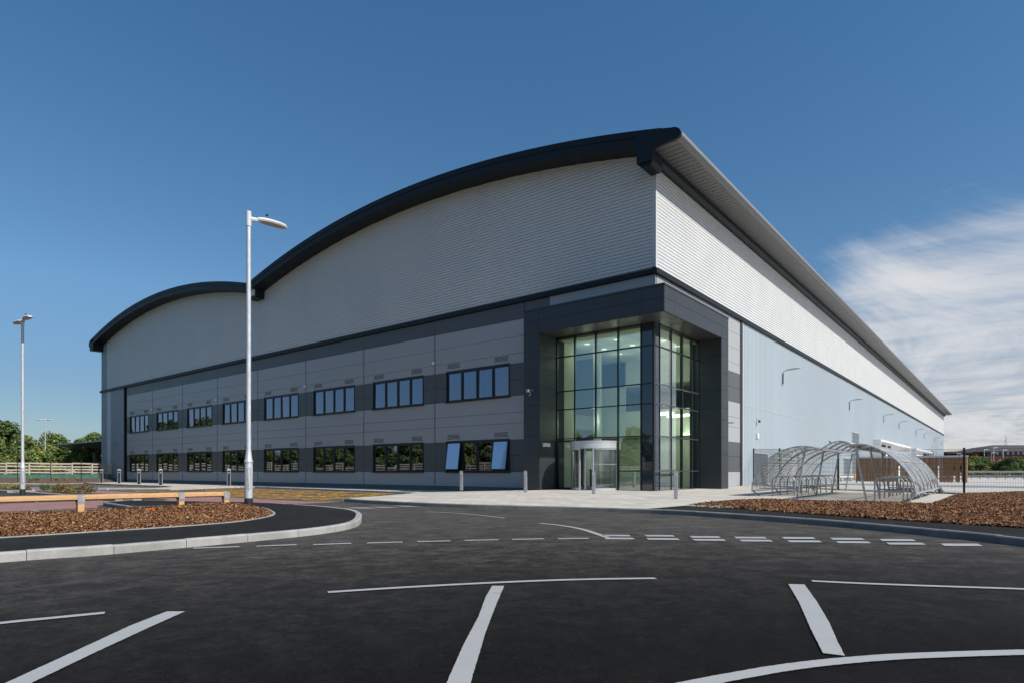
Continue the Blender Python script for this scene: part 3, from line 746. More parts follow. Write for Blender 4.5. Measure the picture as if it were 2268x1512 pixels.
# thin black posts of the mesh fence on the bank
mf = thing('mesh_fence', 'black mesh fence with thin posts standing on the bark bank', 'fence', (*atd(113, 60), 0))
mp = [atd(px, d) for px, d in ((-40, 56), (39, 58), (113, 60), (180, 62), (236, 66))]
for x, y in mp: MB().box(x-.03, x+.03, y-.03, y+.03, .1, 2.25).build('post', 'black', mf)
for (x0, y0), (x1, y1) in zip(mp, mp[1:]):
    w = MB(); n = 26
    for k in range(n+1):
        t = k/n; x, y = x0+(x1-x0)*t, y0+(y1-y0)*t; w.box(x-.0025, x+.0025, y-.0025, y+.0025, .3, 2.15)
    w.build('mesh_panel', 'black', mf)

# ================================================================== TIMBER KNEE RAIL
kr = thing('timber_knee_rail', 'low orange-brown timber rail on short posts beside the bark bed', 'barrier', (-16.3, 5, 0))
ry = [8.0, 6.93, 4.86, 2.79, .72, -1.35, -3.4, -5.5]
def rx(y): return -16.05-(8-y)*.14 if y > 4.8 else -16.5-(4.8-y)*.02
for i in range(len(ry)-1):
    y1, y0 = ry[i]+(.08 if i == 0 else 0), ry[i+1]
    b_ = MB(); b_.extr([(-.075, .455), (0, .43), (.075, .455), (.075, .53), (0, .562), (-.075, .53)], lambda u, v, q: (rx(q)+u, q, v), y0+.004, y1-.004)
    b_.build('rail', 'rail', kr, bev=.006)
for y in ry:
    x = rx(y); MB().box(x-.065, x+.065, y-.065, y+.065, -.05, .46).build('post', 'rail', kr, bev=.006)
    c = MB(); c.box(x-.075, x+.075, y-.07, y+.07, .36, .42); c.extr([(-.083, .40), (.083, .40), (.083, .535), (0, .570), (-.083, .535)], lambda u, v, q: (x+u, q, v), y-.07, y+.07)
    c.build('bracket', 'galv', kr)
# orange crumpled mesh on the mulch
ob = MB(); n = 12
ox, oy = G(333, 1130, .16)
P_ = [[(ox+(i/n-.5)*.42*R[0]+(j/4-.5)*.2*F[0], oy+(i/n-.5)*.42*R[1]+(j/4-.5)*.2*F[1], .15+.05*math.sin(i/n*3.14)*(1-abs(j/2-1))+.03*random.random()) for j in range(5)] for i in range(n+1)]
for i in range(n):
    for j in range(4): ob.face([P_[i][j], P_[i+1][j], P_[i+1][j+1], P_[i][j+1]])
tag(ob.build('plastic_bag', 'orange', smooth=True), 'crumpled orange plastic bag lying on the back of the bark bed', 'bag')

# ================================================================== LAMP COLUMNS
def lamp_head(mb_parent, base, dirx, diry, L=1.0, zc=8.0):
    bx, by = base
    arm = MB(); arm.tube([(bx, by, zc-.12), (bx+dirx*.22, by+diry*.22, zc-.09), (bx+dirx*.34, by+diry*.34, zc-.07)], [.075, .06, .05], 8)
    h = arm.build('arm', 'lampwhite', mb_parent, smooth=True)
    hd = MB(); lens = MB()
    sec = [(.28, .07, .05), (.45, .13, .075), (.7, .165, .08), (1.0, .165, .07), (1.2, .13, .05), (1.28, .06, .02)]
    px_, py_ = -diry, dirx; rings = []
    for s_, w, t in sec:
        c = (bx+dirx*s_*L, by+diry*s_*L)
        rings.append([(c[0]+px_*w, c[1]+py_*w, zc-.06), (c[0]+px_*w*.8, c[1]+py_*w*.8, zc-.06+t*.7), (c[0], c[1], zc-.06+t), (c[0]-px_*w*.8, c[1]-py_*w*.8, zc-.06+t*.7), (c[0]-px_*w, c[1]-py_*w, zc-.06), (c[0]-px_*w*.85, c[1]-py_*w*.85, zc-.10), (c[0]+px_*w*.85, c[1]+py_*w*.85, zc-.10)])
    for a, b_ in zip(rings, rings[1:]):
        for i in range(7): hd.face([a[i], a[(i+1) % 7], b_[(i+1) % 7], b_[i]])
    hd.face(rings[0]); hd.face(rings[-1])
    o = hd.build('luminaire', 'lampwhite', mb_parent, smooth=True)
    c = [(bx+dirx*s_*L+px_*w*.75*sg, by+diry*s_*L+py_*w*.75*sg, zc-.104) for sg in (1, -1) for s_, w, t in (sec[1:5] if sg > 0 else sec[1:5][::-1])]
    lens.face(c); lens.build('lens', 'lens', o, recalc=False)
def lamp_column(label, x, y, z0, h, heads, group=None, L=.9):
    t = thing('lamp_column', label, 'street lamp', (x, y, z0), group); top = z0+h
    MB().lathe([(.0, z0-.1), (.108, z0-.1), (.108, z0+.27), (0.0, z0+.27)], (x, y), 20).build('base_band', 'dkband', t, smooth=True)
    p = MB(); p.lathe([(.104, z0+.27), (.104, z0+1.15), (.098, z0+1.22), (.112, z0+1.23), (.112, z0+1.27), (.096, z0+1.30), (.062, z0+1.60), (.058, top-1.4), (.055, top), (0, top)], (x, y), 20)
    p.build('column', 'galv_l', t, smooth=True)
    d = MB(); an = math.atan2(-y, -x)+.1; pts = []
    for k in range(20):
        a = 2*math.pi*k/20; u = .055*math.cos(a); v = .26*(1 if math.sin(a) > 0 else -1)+.055*math.sin(a)
        pts.append((x+math.cos(an+u/.106)*.1075, y+math.sin(an+u/.106)*.1075, z0+.78+v))
    d.face(pts); d.build('access_door', 'galv', t, recalc=False)
    cap = MB().lathe([(0, top+.08), (.068, top+.08), (.068, top-.32), (.06, top-.33)], (x, y), 16); cap.build('top_cap', 'lampwhite', t, smooth=True)
    for dx, dy in heads: lamp_head(t, (x, y), dx, dy, L, top)
    MB().lathe([(.03, top+.10), (.035, top+.14), (0, top+.16)], (x+heads[0][0]*.5, y+heads[0][1]*.5), 10).build('photocell', 'black', t, smooth=True)
    return t
lamp_column('tall galvanised lamp column with a single head at the tip of the bark bed', -15.97, 8.59, .1, 7.9, [(.12, .99)], L=.82)
lamp_column('galvanised twin-headed lamp column behind the timber rail at far left', -35.46, 8.18, 0, 8.1, [(1, 0), (-1, 0)])
x, y = atd(100, 84); lamp_column('slim twin-headed lamp column far off against the wood', x, y, -.2, 8.3, [(.78, .62), (-.78, -.62)])
x, y = atd(91, 190); lamp_column('tiny pale twin-headed lamp column low behind the rail fence', x, y, 0, 6.4, [(.78, .62), (-.78, -.62)])
for px, d, top, lab in ((2180, 170, 994, 'pale lamp column with a boxy head, first right of the fence corner post'), (2196, 165, 1001, 'short pale lamp column second in the far yard'), (2201, 175, 990, 'tallest pale lamp column before the brick block'), (2222, 168, 995, 'plain pale lamp column below the pylon'), (2120, 190, 1003, 'small pale lamp column above the slatted screen'), (2128, 200, 1006, 'smallest pale lamp column beside the fence corner post')):
    x, y = atd(px, d); lamp_column(lab, x, y, 0, zat(top, d), [(.78, .62)], 'lamp columns in the far yard')

# ================================================================== BOLLARDS AND CHARGERS
bp = thing('lighting_bollard', '', 'bollard', (0, 0, 0), 'steel lighting bollards on the pale paving')
b_ = MB(); b_.box(-.065, .065, -.075, .075, 0, .78); b_.build('post', 'steel', bp, bev=.012)
hd = MB(); hd.extr([(-.07, .785), (.10, .785), (.10, 1.0), (.07, 1.015), (-.07, .985)], lambda u, v, q: (q, -u*.8, v), -.066, .066); hb = hd.build('head', 'steel', bp, bev=.01)
ln = MB(); ln.extr([(-.045, .82), (.045, .82), (.045, .92), (.03, .955), (-.03, .955), (-.045, .92)], lambda u, v, q: (u, q, v), -.0835, -.0815); ln.build('lens', 'lens', hb)
for i, ((px, py), lab) in enumerate((((1022, 1089), 'leftmost steel lighting bollard, in front of the office windows'), ((1164, 1089), 'steel lighting bollard in front of the dark portal left pillar'), ((1315, 1093), 'steel lighting bollard in front of the revolving door'), ((1497, 1104), 'rightmost steel lighting bollard, in front of the glazed corner'))):
    x, y = G(px, py, .1); place(bp, i == 0, (x, y, .1), rad(18), lab)
ev = thing('charging_post', '', 'charging post', (0, 0, 0), 'charging posts along the office wall')
b_ = MB(); b_.box(-.11, .11, -.09, .1, 0, 1.36); b_.build('body', 'black', ev, bev=.02)
for sx in (-1, 1): MB().box(sx*.125-.03, sx*.125+.03, -.075, .11, 0, 1.36).build('side_rail', 'steel', ev, bev=.015)
MB().extr([(-.155, 1.36), (.155, 1.36), (.14, 1.44), (.09, 1.5), (-.09, 1.5), (-.14, 1.44)], lambda u, v, q: (u, q, v), -.1, .12).build('cap', 'alu', ev, bev=.01)
MB().box(-.05, .05, -.094, -.091, 1.1, 1.2).build('socket', 'lens', ev)
for i, (px, py, lab) in enumerate(((225, 1068, 'leftmost charging post, at the building corner'), (264, 1069, 'second charging post from the left, before the grey corner sheeting'), (308, 1071, 'charging post in front of the leftmost ground-floor window'), (356, 1073, 'fourth charging post from the left, before the second window'), (507, 1074.5, 'rightmost charging post, just left of the tall lamp column'))):
    x, y = G(px, py, .1); place(ev, i == 0, (x, y, .1+slope(x, y)), rad(58), lab)
x, y = G(262, 1062.5, .1)
pl = MB()
for k in range(4): pl.box(x-.6, x+.6, y-.5+k*.28, y-.34+k*.28, .13-.3, .15-.3)
for k in (-.55, 0, .45): pl.box(x+k, x+k+.1, y-.5, y+.5, -.2, -.17)
y -= 1.2; 
tag(pl.build('pallet', 'pallet'), 'wooden pallet lying at the foot of the building corner', 'pallet')

# ================================================================== WAREHOUSE
WX, WY, XL, YB = -14.06, 29.35, -91.6, 214.4
VAL = -52.45
def A(x): return 20.2-.00637*(x+32.55)**2 if x > VAL else 20.2-.0064*(x+72.35)**2
wh = thing('warehouse', 'huge grey warehouse with a double arched roof, two-storey offices and a glazed corner entrance', 'warehouse', (-52, WY, 0))
def bld(mb, name, m, par=None, **k): return mb.build(name, m, par or wh, **k)
# --- gable cladding, real horizontal ribs with stepped ends under the verge
PIT = .182
gb = MB(); z = 11.5
prof = [(0, .016), (.036, .016), (.046, -.036), (.170, -.036), (PIT, .016)]
X0, X1 = -88.35, WX-.16
xs = np.arange(X0, X1, .1)
while z < 20:
    zt = z+PIT; ok = np.array([A(q)-.62 > zt for q in xs]); runs = []; st = None
    for q, o_ in zip(xs, ok):
        if o_ and st is None: st = q
        if not o_ and st is not None: runs.append((st, q)); st = None
    if st is not None: runs.append((st, X1))
    for a, b2 in runs:
        for (u0, w0), (u1, w1) in zip(prof, prof[1:]):
            gb.face([(a, WY+w0, z+u0), (b2, WY+w0, z+u0), (b2, WY+w1, z+u1), (a, WY+w1, z+u1)])
    z += PIT
bld(gb, 'gable_cladding', 'clad_gable', recalc=False)
lap = MB(); x = -22.6
while x > -88:
    lap.box(x-.006, x+.006, WY-.035, WY-.030, 11.55, A(x)-.85); x -= 7.6
bld(lap, 'sheet_laps', 'trim')
bk = MB()
for i in range(60):
    x0 = -91.5+(WX-.05+91.5)*i/60; x1 = -91.5+(WX-.05+91.5)*(i+1)/60
    if i in (0, 59) or True:
        bk.face([(x0, WY+.02, 11.4), (x1, WY+.02, 11.4), (x1, WY+.02, A(x1)-.3), (x0, WY+.02, A(x0)-.3)])
bld(bk, 'gable_liner', 'clad_gable', recalc=False)
# --- long side, upper ribs
sb = MB(); z = 11.5
while z < 16.6:
    for (u0, w0), (u1, w1) in zip(prof, prof[1:]):
        sb.face([(WX-w0, WY+.16, z+u0), (WX-w0, YB, z+u0), (WX-w1, YB, z+u1), (WX-w1, WY+.16, z+u1)])
    z += PIT
bld(sb, 'side_cladding', 'clad', recalc=False)
lp = MB(); y = WY+7.6
while y < YB:
    lp.box(WX+.028, WX+.034, y-.008, y+.008, 11.55, 16.5); y += 7.6
bld(lp, 'sheet_laps', 'trim')
bld(MB().box(WX-.16, WX+.045, WY-.045, WY+.16, 11.5, 16.75), 'corner_trim', 'trim')
# --- drip band
bld(MB().extr([(-.16, 11.18), (-.16, 11.42), (-.05, 11.5), (.1, 11.5), (.1, 11.18)], lambda u, v, q: (q, WY+u, v), XL-.15, WX-.1), 'drip_band', 'anth')
bld(MB().extr([(.16, 11.18), (.16, 11.42), (.05, 11.5), (-.1, 11.5), (-.1, 11.18)], lambda u, v, q: (WX+u, q, v), WY-.165, YB+.1), 'drip_band', 'anth')
# --- pale blue sheeting, real vertical ribs
vb_ = MB(); y = 42.6; pv = .3
while y < YB-.1:
    for (u0, w0), (u1, w1) in zip([(0, 0), (.11, 0), (.13, .028), (.25, .028), (.27, 0), (pv, 0)], [(.11, 0), (.13, .028), (.25, .028), (.27, 0), (pv, 0)]):
        vb_.face([(WX+w0, y+u0, -.05), (WX+w1, y+u1, -.05), (WX+w1, y+u1, 11.2), (WX+w0, y+u0, 11.2)])
    y += pv
bld(vb_, 'lower_side_cladding', 'clad_blue', recalc=False)
bld(MB().box(WX-.2, WX+.02, 42.22, 42.58, -.1, 11.18), 'side_shadow_gap', 'frame')
bld(MB().box(WX-.02, WX+.06, 42.58, 42.66, -.1, 11.18), 'side_trim', 'trim')
bld(MB().box(WX+.0, WX+.034, 42.7, YB, 5.56, 5.575), 'sheet_laps', 'trim')
# --- shell (back and left walls) and roof
bld(MB().box(XL, WX-.3, YB-.3, YB, -.3, 16.6).box(XL, XL+.25, WY+.3, YB-.3, -.3, 16.6), 'rear_wall', 'clad_mid')
rf = MB(); n = 48
for c0, c1 in ((VAL, -12.55), (-92.05, VAL)):
    for i in range(n):
        a = c0+(c1-c0)*i/n; b2 = c0+(c1-c0)*(i+1)/n
        rf.face([(a, 28.2, A(a)-.02), (b2, 28.2, A(b2)-.02), (b2, YB+1.2, A(b2)-.02), (a, YB+1.2, A(a)-.02)])
        rf.face([(a, 28.4, A(a)-.45), (b2, 28.4, A(b2)-.45), (b2, YB+1.0, A(b2)-.45), (a, YB+1.0, A(a)-.45)])
bld(rf, 'roof', 'roof', recalc=False)
# --- verge fascia following the arches
vf = MB(); n = 44
for c0, c1 in ((VAL, -13.2), (-91.9, VAL)):
    sec = [(28.12, .0), (28.12, -.33), (28.165, -.34), (28.165, -.36), (28.16, -.36), (28.16, -.74), (29.33, -.78), (29.33, 0.02)]
    pts = [[(c0+(c1-c0)*i/n, yy, A(c0+(c1-c0)*i/n)+dz) for yy, dz in sec] for i in range(n+1)]
    for i in range(n):
        for k in range(len(sec)):
            k2 = (k+1) % len(sec)
            vf.face([pts[i][k], pts[i+1][k], pts[i+1][k2], pts[i][k2]])
bld(vf, 'verge_fascia', 'anth', smooth=True)
# --- right eave: rounded nose, soffit and gutter box
def nose(sx, x_w):   # profile, sx=+1 for the right-hand eave
    pr = [(1.45, 3.65-.02), (1.62, 3.60), (1.80, 3.48), (1.90, 3.32), (1.90, 3.18), (1.80, 3.06), (1.66, 3.02)]
    return [(x_w+sx*u, 14+v) for u, v in pr]
pn = nose(1, WX)
nz = MB().extr([(x_, z_) for x_, z_ in pn]+[(WX+1.45, 17.1)], lambda u, v, q: (u, q, v), 28.24, YB+1.2)
bld(nz, 'eave_nose', 'nose', smooth=True)
so = MB(); y = 28.3
while y < YB+1.1:      # soffit sheets with a shallow rib
    so.face([(WX+1.7, y, 17.03), (WX+1.7, y+.36, 17.03), (WX+.32, y+.36, 16.98), (WX+.32, y, 16.98)])
    so.face([(WX+1.7, y+.36, 17.03), (WX+1.7, y+.36, 17.06), (WX+.32, y+.36, 17.01), (WX+.32, y+.36, 16.98)])
    so.face([(WX+1.7, y+.36, 17.06), (WX+1.7, y+.40, 17.06), (WX+.32, y+.40, 17.01), (WX+.32, y+.36, 17.01)])
    y += .40
bld(so, 'eave_soffit', 'soffit', recalc=False)
bld(MB().extr([(WX-.25, 17.05), (WX+.40, 17.05), (WX+.40, 16.72), (WX+.22, 16.58), (WX-.1, 16.58), (WX-.25, 16.6)], lambda u, v, q: (u, q, v), 29.36, YB+.3), 'gutter_box', 'anth')
# gable end closers of the eaves
cl = [(WX-.43, 17.95), (WX-.43, 16.42), (WX+.42, 16.42), (WX+.42, 16.90), (WX+1.7, 17.02)]+[(x_, z_) for x_, z_ in pn[::-1][1:]]+[(WX+.86, 17.78)]
bld(MB().extr(cl, lambda u, v, q: (u, q, v), 28.095, 28.22), 'eave_end_plate', 'anth')
bld(MB().extr([(WX-.42, 17.5), (WX-.42, 16.43), (WX-.22, 16.22), (WX+.28, 16.22), (WX+.41, 16.43), (WX+.41, 17.0), (WX+.3, 17.3)], lambda u, v, q: (u, q, v), 28.22, 29.30), 'eave_end_box', 'anth')
cl2 = [(XL+.8, 17.85), (XL+.8, 16.45), (XL-.3, 16.45), (XL-.35, 16.95), (XL-.62, 17.05), (XL-.68, 17.3), (XL-.5, 17.62)]
bld(MB().extr(cl2, lambda u, v, q: (u, q, v), 28.12, 29.34), 'eave_end_box', 'anth')
bld(MB().extr([(XL-.62, 17.05), (XL-.68, 17.3), (XL-.5, 17.62), (XL-.1, 17.7), (XL-.1, 17.0)], lambda u, v, q: (u, q, v), 29.35, YB+1), 'eave_nose', 'trim')
# valley box with the white hopper
bld(MB().box(VAL-.55, VAL+.75, 28.5, 29.25, 16.35, 17.75), 'valley_box', 'anth')
bld(MB().extr([(.05, 16.55), (.58, 16.55), (.58, 17.45), (.05, 17.45)], lambda u, v, q: (VAL+u, q, v), 28.30, 28.48), 'overflow_hopper', 'white')
# left corner sheeting
lc = MB(); x = XL
while x < -88.45:
    for (u0, w0), (u1, w1) in zip([(0, 0), (.14, 0), (.16, -.03), (.30, -.03)], [(.14, 0), (.16, -.03), (.30, -.03), (.32, 0)]):
        m = 1 if x > -89.9 else 0
        for za, zb in ((-.4, 11.2), (11.5, 17.3)):
            lc.face([(x+u0, WY+w0, za), (x+u1, WY+w1, za), (x+u1, WY+w1, min(zb, A(x)-.8) if zb > 12 else zb), (x+u0, WY+w0, min(zb, A(x)-.8) if zb > 12 else zb)], m)
    x += .32
bld(lc, 'corner_sheeting', ['clad_mid', 'clad_strip'], recalc=False)
lc = MB(); x = -88.4
while x < -84.2:
    for (u0, w0), (u1, w1) in zip([(0, 0), (.10, 0), (.12, -.02), (.22, -.02)], [(.10, 0), (.12, -.02), (.22, -.02), (.24, 0)]):
        lc.face([(x+u0, WY+w0, -.4), (x+u1, WY+w1, -.4), (x+u1, WY+w1, 11.2), (x+u0, WY+w0, 11.2)])
    x += .24
bld(lc, 'corner_sheeting', 'clad_mid', recalc=False)
bld(MB().box(-84.2, -83.2, WY+.25, WY+.3, -.4, 11.2).box(-84.2, -84.16, WY-.02, WY+.25, -.4, 11.2), 'shadow_gap', 'frame')
# --- office panels
ROWS = [(.1, 1.05, 0), (1.05, 2.05, 1), (2.05, 3.0, 1), (3.0, 4.0, 0), (4.0, 4.65, 0), (4.65, 5.65, 0), (5.65, 6.6, 1), (6.6, 7.6, 1), (7.6, 8.2, 0), (8.2, 9.2, 0), (9.2, 10.2, 0), (10.2, 11.17, 1)]
BAY = [-22.55-7.6*k for k in range(9)]     # bay joints; last is -83.35
BAY[8] = -83.2
pan = [MB(), MB()]; piers = {}; jt = MB(); bayj = MB()
wins = []
JG = .009
def wallpiece(mb, x0, x1, z0, z1): mb.box(x0+JG, x1-JG, WY, WY+.07, z0+JG, z1-JG)
for k in range(8):
    x1, x0 = BAY[k], BAY[k+1]
    wl = BAY[k]-6.45; wr = wl+5.3
    wins.append((wl, wr))
    for z0, z1, d in ROWS:
        if d and z0 < 8:
            lv = z0 > 5
            wallpiece(piers.setdefault((k+1, lv), MB()), x0+.03, wl, z0, z1); wallpiece(piers.setdefault((k, lv), MB()), wr, x1-.03, z0, z1)
        elif z0 > 10: wallpiece(pan[1], x0, x1, z0, z1)
        else: wallpiece(pan[0], x0+.03, x1-.03, z0, z1)
    jt.box(x0, wl, WY+.075, WY+.12, -.4, 11.17); jt.box(wr, x1, WY+.075, WY+.12, -.4, 11.17)
    for z0, z1 in ((-.4, 1.05), (3.0, 5.65), (7.6, 11.17)): jt.box(wl, wr, WY+.075, WY+.12, z0, z1)
    if k: bayj.box(x1-.028, x1+.028, WY-.012, WY+.06, .1, 10.2)
# strip between last bay and the portal
for z0, z1, d in ROWS: wallpiece(pan[0] if not d else (pan[1] if z0 > 10 else piers[(0, z0 > 5)]), BAY[0]+.03, -20.68, z0, z1)
bayj.box(BAY[0]-.028, BAY[0]+.028, WY-.012, WY+.06, .1, 10.2)
jt.box(BAY[0], -20.0, WY+.075, WY+.12, -.4, 11.17)
# above the portal and round the corner
wallpiece(pan[0], -20.68, WX, 9.9, 11.17); jt.box(-20, WX, WY+.075, WY+.12, 9.7, 11.17)
def sidepiece(mb, y0, y1, z0, z1): mb.box(WX-.07, WX, y0+JG, y1-JG, z0+JG, z1-JG)
jt.box(WX-.12, WX-.075, 34.5, 42.22, -.1, 11.17); jt.box(WX-.12, WX-.075, WY+.1, 34.5, 9.7, 11.17)
for z0, z1, d in ROWS: sidepiece(pan[0] if not d else piers.setdefault(('side', z0 > 5), MB()), 35.38, 42.2, z0, z1) if z0 < 10 else sidepiece(pan[0], WY+.08, 42.2, z0, z1)
sidepiece(pan[0], WY+.08, 35.38, 9.3, 10.2)
bld(pan[0], 'light_wall_panels', 'panel_l'); bld(pan[1], 'dark_panel_band', 'panel_d'); [bld(p_, 'dark_wall_panel', 'panel_d') for p_ in piers.values()]; bld(jt, 'joint_backing', 'joint'); bld(bayj, 'bay_joint_covers', 'bayjoint')
bld(MB().box(-83.2, -20.7, WY+.03, WY+.072, -.4, .085), 'plinth', 'plinth')
# --- windows
def window(wl, wr, z0, z1, opened=False):
    fr = MB(); fy0, fy1 = WY+.02, WY+.11; t = .055
    fr.box(wl, wl+t, fy0, fy1, z0, z1).box(wr-t, wr, fy0, fy1, z0, z1).box(wl, wr, fy0, fy1, z1-t, z1).box(wl, wr, fy0, fy1, z0, z0+t)
    n = 4; w = (wr-wl)/n
    for i in range(1, n): fr.box(wl+w*i-.04, wl+w*i+.04, fy0, fy1, z0+t, z1-t)
    for i in range(n):
        if not opened or i in (1, 2):
            a, b2 = wl+w*i+.045, wl+w*(i+1)-.045
            fr.box(a, a+.05, fy0+.02, fy1, z0+t, z1-t).box(b2-.05, b2, fy0+.02, fy1, z0+t, z1-t).box(a+.05, b2-.05, fy0+.02, fy1, z1-t-.05, z1-t).box(a+.05, b2-.05, fy0+.02, fy1, z0+t, z0+t+.05)
    # surround trim
    fr.box(wl-.06, wr+.06, WY-.03, WY+.02, z1, z1+.07).box(wl-.06, wl, WY-.03, WY+.02, z0, z1).box(wr, wr+.06, WY-.03, WY+.02, z0, z1)
    wo = bld(fr, 'window', 'frame')
    MB().extr([(-.14, z0-.06), (-.14, z0-.03), (.03, z0-.001), (.03, z0-.06)], lambda u, v, q: (q, WY+u, v), wl-.12, wr+.12).build('sill', 'anth', wo)
    gl = MB()
    for i in range(n):
        if opened and i in (0, 3): continue
        a, b2 = wl+w*i+.09, wl+w*(i+1)-.09; tl = random.uniform(-.009, .009); ty = random.uniform(-.008, .008)
        gl.face([(a, WY+.085-tl, z0+t+.04), (b2, WY+.085-tl+ty, z0+t+.04), (b2, WY+.085+tl+ty, z1-t-.04), (a, WY+.085+tl, z1-t-.04)])
    gl.build('pane', 'glass', wo, recalc=False)
    if opened:
        for i in (0, 3):
            a, b2 = wl+w*i+.045, wl+w*(i+1)-.045; zt = z1-.04; L = z1-z0-.14; an = rad(8)
            def T(u, v, q): return (u, WY+.01-math.sin(an)*v-math.cos(an)*q, zt-math.cos(an)*v+math.sin(an)*q)
            s = MB()
            for u0, u1, v0, v1 in ((a, a+.06, 0, L), (b2-.06, b2, 0, L), (a+.06, b2-.06, 0, .06), (a+.06, b2-.06, L-.06, L)):
                s.extr([(u0, v0), (u1, v0), (u1, v1), (u0, v1)], lambda u, v, q: T(u, v, q), 0, .05)
            s.build('open_sash', 'frame', wo)
            MB().face([T(a+.06, .06, .03), T(b2-.06, .06, .03), T(b2-.06, L-.06, .03), T(a+.06, L-.06, .03)]).build('sash_pane', 'glass_s', wo, recalc=False)
            MB().tube([(a+.03, WY+.02, z0+.12), T(a+.03, L-.1, .02)], .008, 5).build('stay', 'galv', wo)
    return wo
for k, (wl, wr) in enumerate(wins):
    window(wl, wr, 1.05, 3.0, opened=(k == 0)); window(wl, wr, 5.65, 7.6)
    for z0 in (3.13, 7.78):
        for a in (wl-.02, wr-1.25):
            lf = MB(); h, w = .40, 1.25
            lf.box(a, a+w, WY-.012, WY-.002, z0, z0+h)
            lo = bld(lf, 'louvre_vent', 'louvre')
            sl = MB()
            for q in range(4): sl.box(a+.07, a+w-.07, WY-.0165, WY-.013, z0+.06+q*.082, z0+.10+q*.082)
            sl.build('slots', 'louvre_d', lo)
# office rooms behind the glass
it = MB(); it.box(-83, -20.8, 34.6, 34.7, -.3, 11); it.box(-83, -20.8, WY+.2, 34.6, 3.7, 4.6); it.box(-83, -20.8, WY+.2, 34.6, 8.6, 8.8); it.box(-83, -20.8, WY+.2, 34.6, -.1, .12)
for k, (wl, wr) in enumerate(wins):
    if k % 2 == 0: it.box(wr+.9, wr+1.0, WY+.2, 34.6, .1, 8.6)
bld(it, 'office_interior', 'intdark')
bl = MB()  # pale strips standing in for the lit inner reveals of the windows
for k, (wl, wr) in enumerate(wins):
    for z0 in (5.65,): bl.box(wl+.02, wl+.34+.1*(k % 3), WY+.17, WY+.19, z0+.05, z0+1.9)
bld(bl, 'window_reveals', 'intreveal')

# --- portal round the corner entrance
PX, PY, PL, PB, ZS, ZT = -12.46, 26.91, -20.68, 35.38, 8.52, 9.83
core = MB(); core.box(PL+.01, PX-.01, PY+.01, WY-.02, ZS+.01, ZT-.02); core.box(WX+.01, PX-.01, WY-.02, PB-.01, ZS+.01, ZT-.02)
core.box(PL+.01, -19.66, PY+.01, WY-.02, .0, ZS+.01); core.box(WX+.01, PX-.01, 34.30, PB-.01, .0, ZS+.01)
bld(core, 'portal_core', 'joint')
pp = MB(); zr = [.1, 1.05, 2.05, 3.0, 4.0, 4.65, 5.65, 6.6, 7.6, 8.52]
q = .007
def pface_x(x0, x1, y, z0, z1, s=1): pp.box(x0+q, x1-q, y-.012*s if s > 0 else y, y if s > 0 else y+.012, z0+q, z1-q)
for z0, z1 in zip(zr, zr[1:]):
    pp.box(PL+q, -19.65-q, PY-.014, PY+.008, z0+q, z1-q)                 # left pillar, front
    pp.box(-19.658, -19.636, PY+q, 28.48, z0+q, z1-q)                     # left pillar, reveal
    pp.box(PX-.008, PX+.014, 34.28+q, PB-q, z0+q, z1-q)                   # right pillar, side
    pp.box(-13.7, PX-q, 34.262, 34.284, z0+q, z1-q)                       # right pillar, reveal
for z0, z1 in ((ZS, 9.17), (9.17, 9.74)):
    for a, b2 in ((PL, -19.65), (-19.65, -13.6), (-13.6, PX)): pp.box(a+q, b2-q, PY-.014, PY+.008, z0+q, z1-q)
    for a, b2 in ((PY, 28.0), (28.0, 34.28), (34.28, PB)): pp.box(PX-.008, PX+.014, a+q, b2-q, z0+q, z1-q)
bld(pp, 'portal_cladding', 'portal')
bld(MB().box(PL-.02, PX+.035, PY-.035, PY+.2, 9.745, 9.84).box(PX-.2, PX+.035, PY+.2, PB+.02, 9.745, 9.84).box(PL+.1, PX-.2, PY+.2, WY-.02, 9.8, 9.82), 'portal_coping', 'portal')
sf = MB()
e = [-19.63, -18.4, -17.1, -15.8, -14.5, PX-.02]
for a, b2 in zip(e, e[1:]): sf.box(a+.008, b2-.008, PY+.02, 28.50, ZS-.012, ZS+.006)
e = [28.52, 29.6, 30.9, 32.2, 33.5, 34.26]
for a, b2 in zip(e, e[1:]): sf.box(-13.72, PX-.02, a+.008, b2-.008, ZS-.012, ZS+.006)
bld(sf, 'portal_soffit', mat('satin portal soffit', (.05, .052, .055), .42, var=.05))
# --- curtain wall
GYP, GXP = 28.55, -13.77
mx = [-19.62, -18.47, -17.14, -15.79, -14.47, GXP]; my = [GYP, 29.24, 30.64, 32.05, 33.39, 34.24]
tz = [.1, 1.1, 2.87, 4.49, 5.5, 7.4, 8.50]
cw = MB()
for i, x in enumerate(mx):
    z0 = .1 if x > -15.9 or i == 0 or i == 1 else 2.87
    cw.box(x-.03, x+.03, GYP-.03, GYP+.14, z0, 8.5)
for j, z in enumerate(tz):
    x0 = -15.79 if z < 2.5 else -19.62
    cw.box(x0, GXP, GYP-.024, GYP+.10, z-.028 if j else z, z+.028)
fo = bld(cw, 'curtain_wall', 'frame')
cw = MB()
for i, y in enumerate(my[1:]): cw.box(GXP-.14, GXP+.026, y-.022, y+.022, .1, 8.5)
for j, z in enumerate(tz): cw.box(GXP-.08, GXP+.034, GYP+.03, 34.24, z-.028 if j else z, z+.028)
so_ = bld(cw, 'curtain_wall', 'frame_g')
bld(MB().box(GXP-.06, GXP+.036, GYP-.036, GYP+.03, .1, 8.5), 'glazed_corner_post', 'frame')
gf, gs, sp, ss = MB(), MB(), MB(), MB()
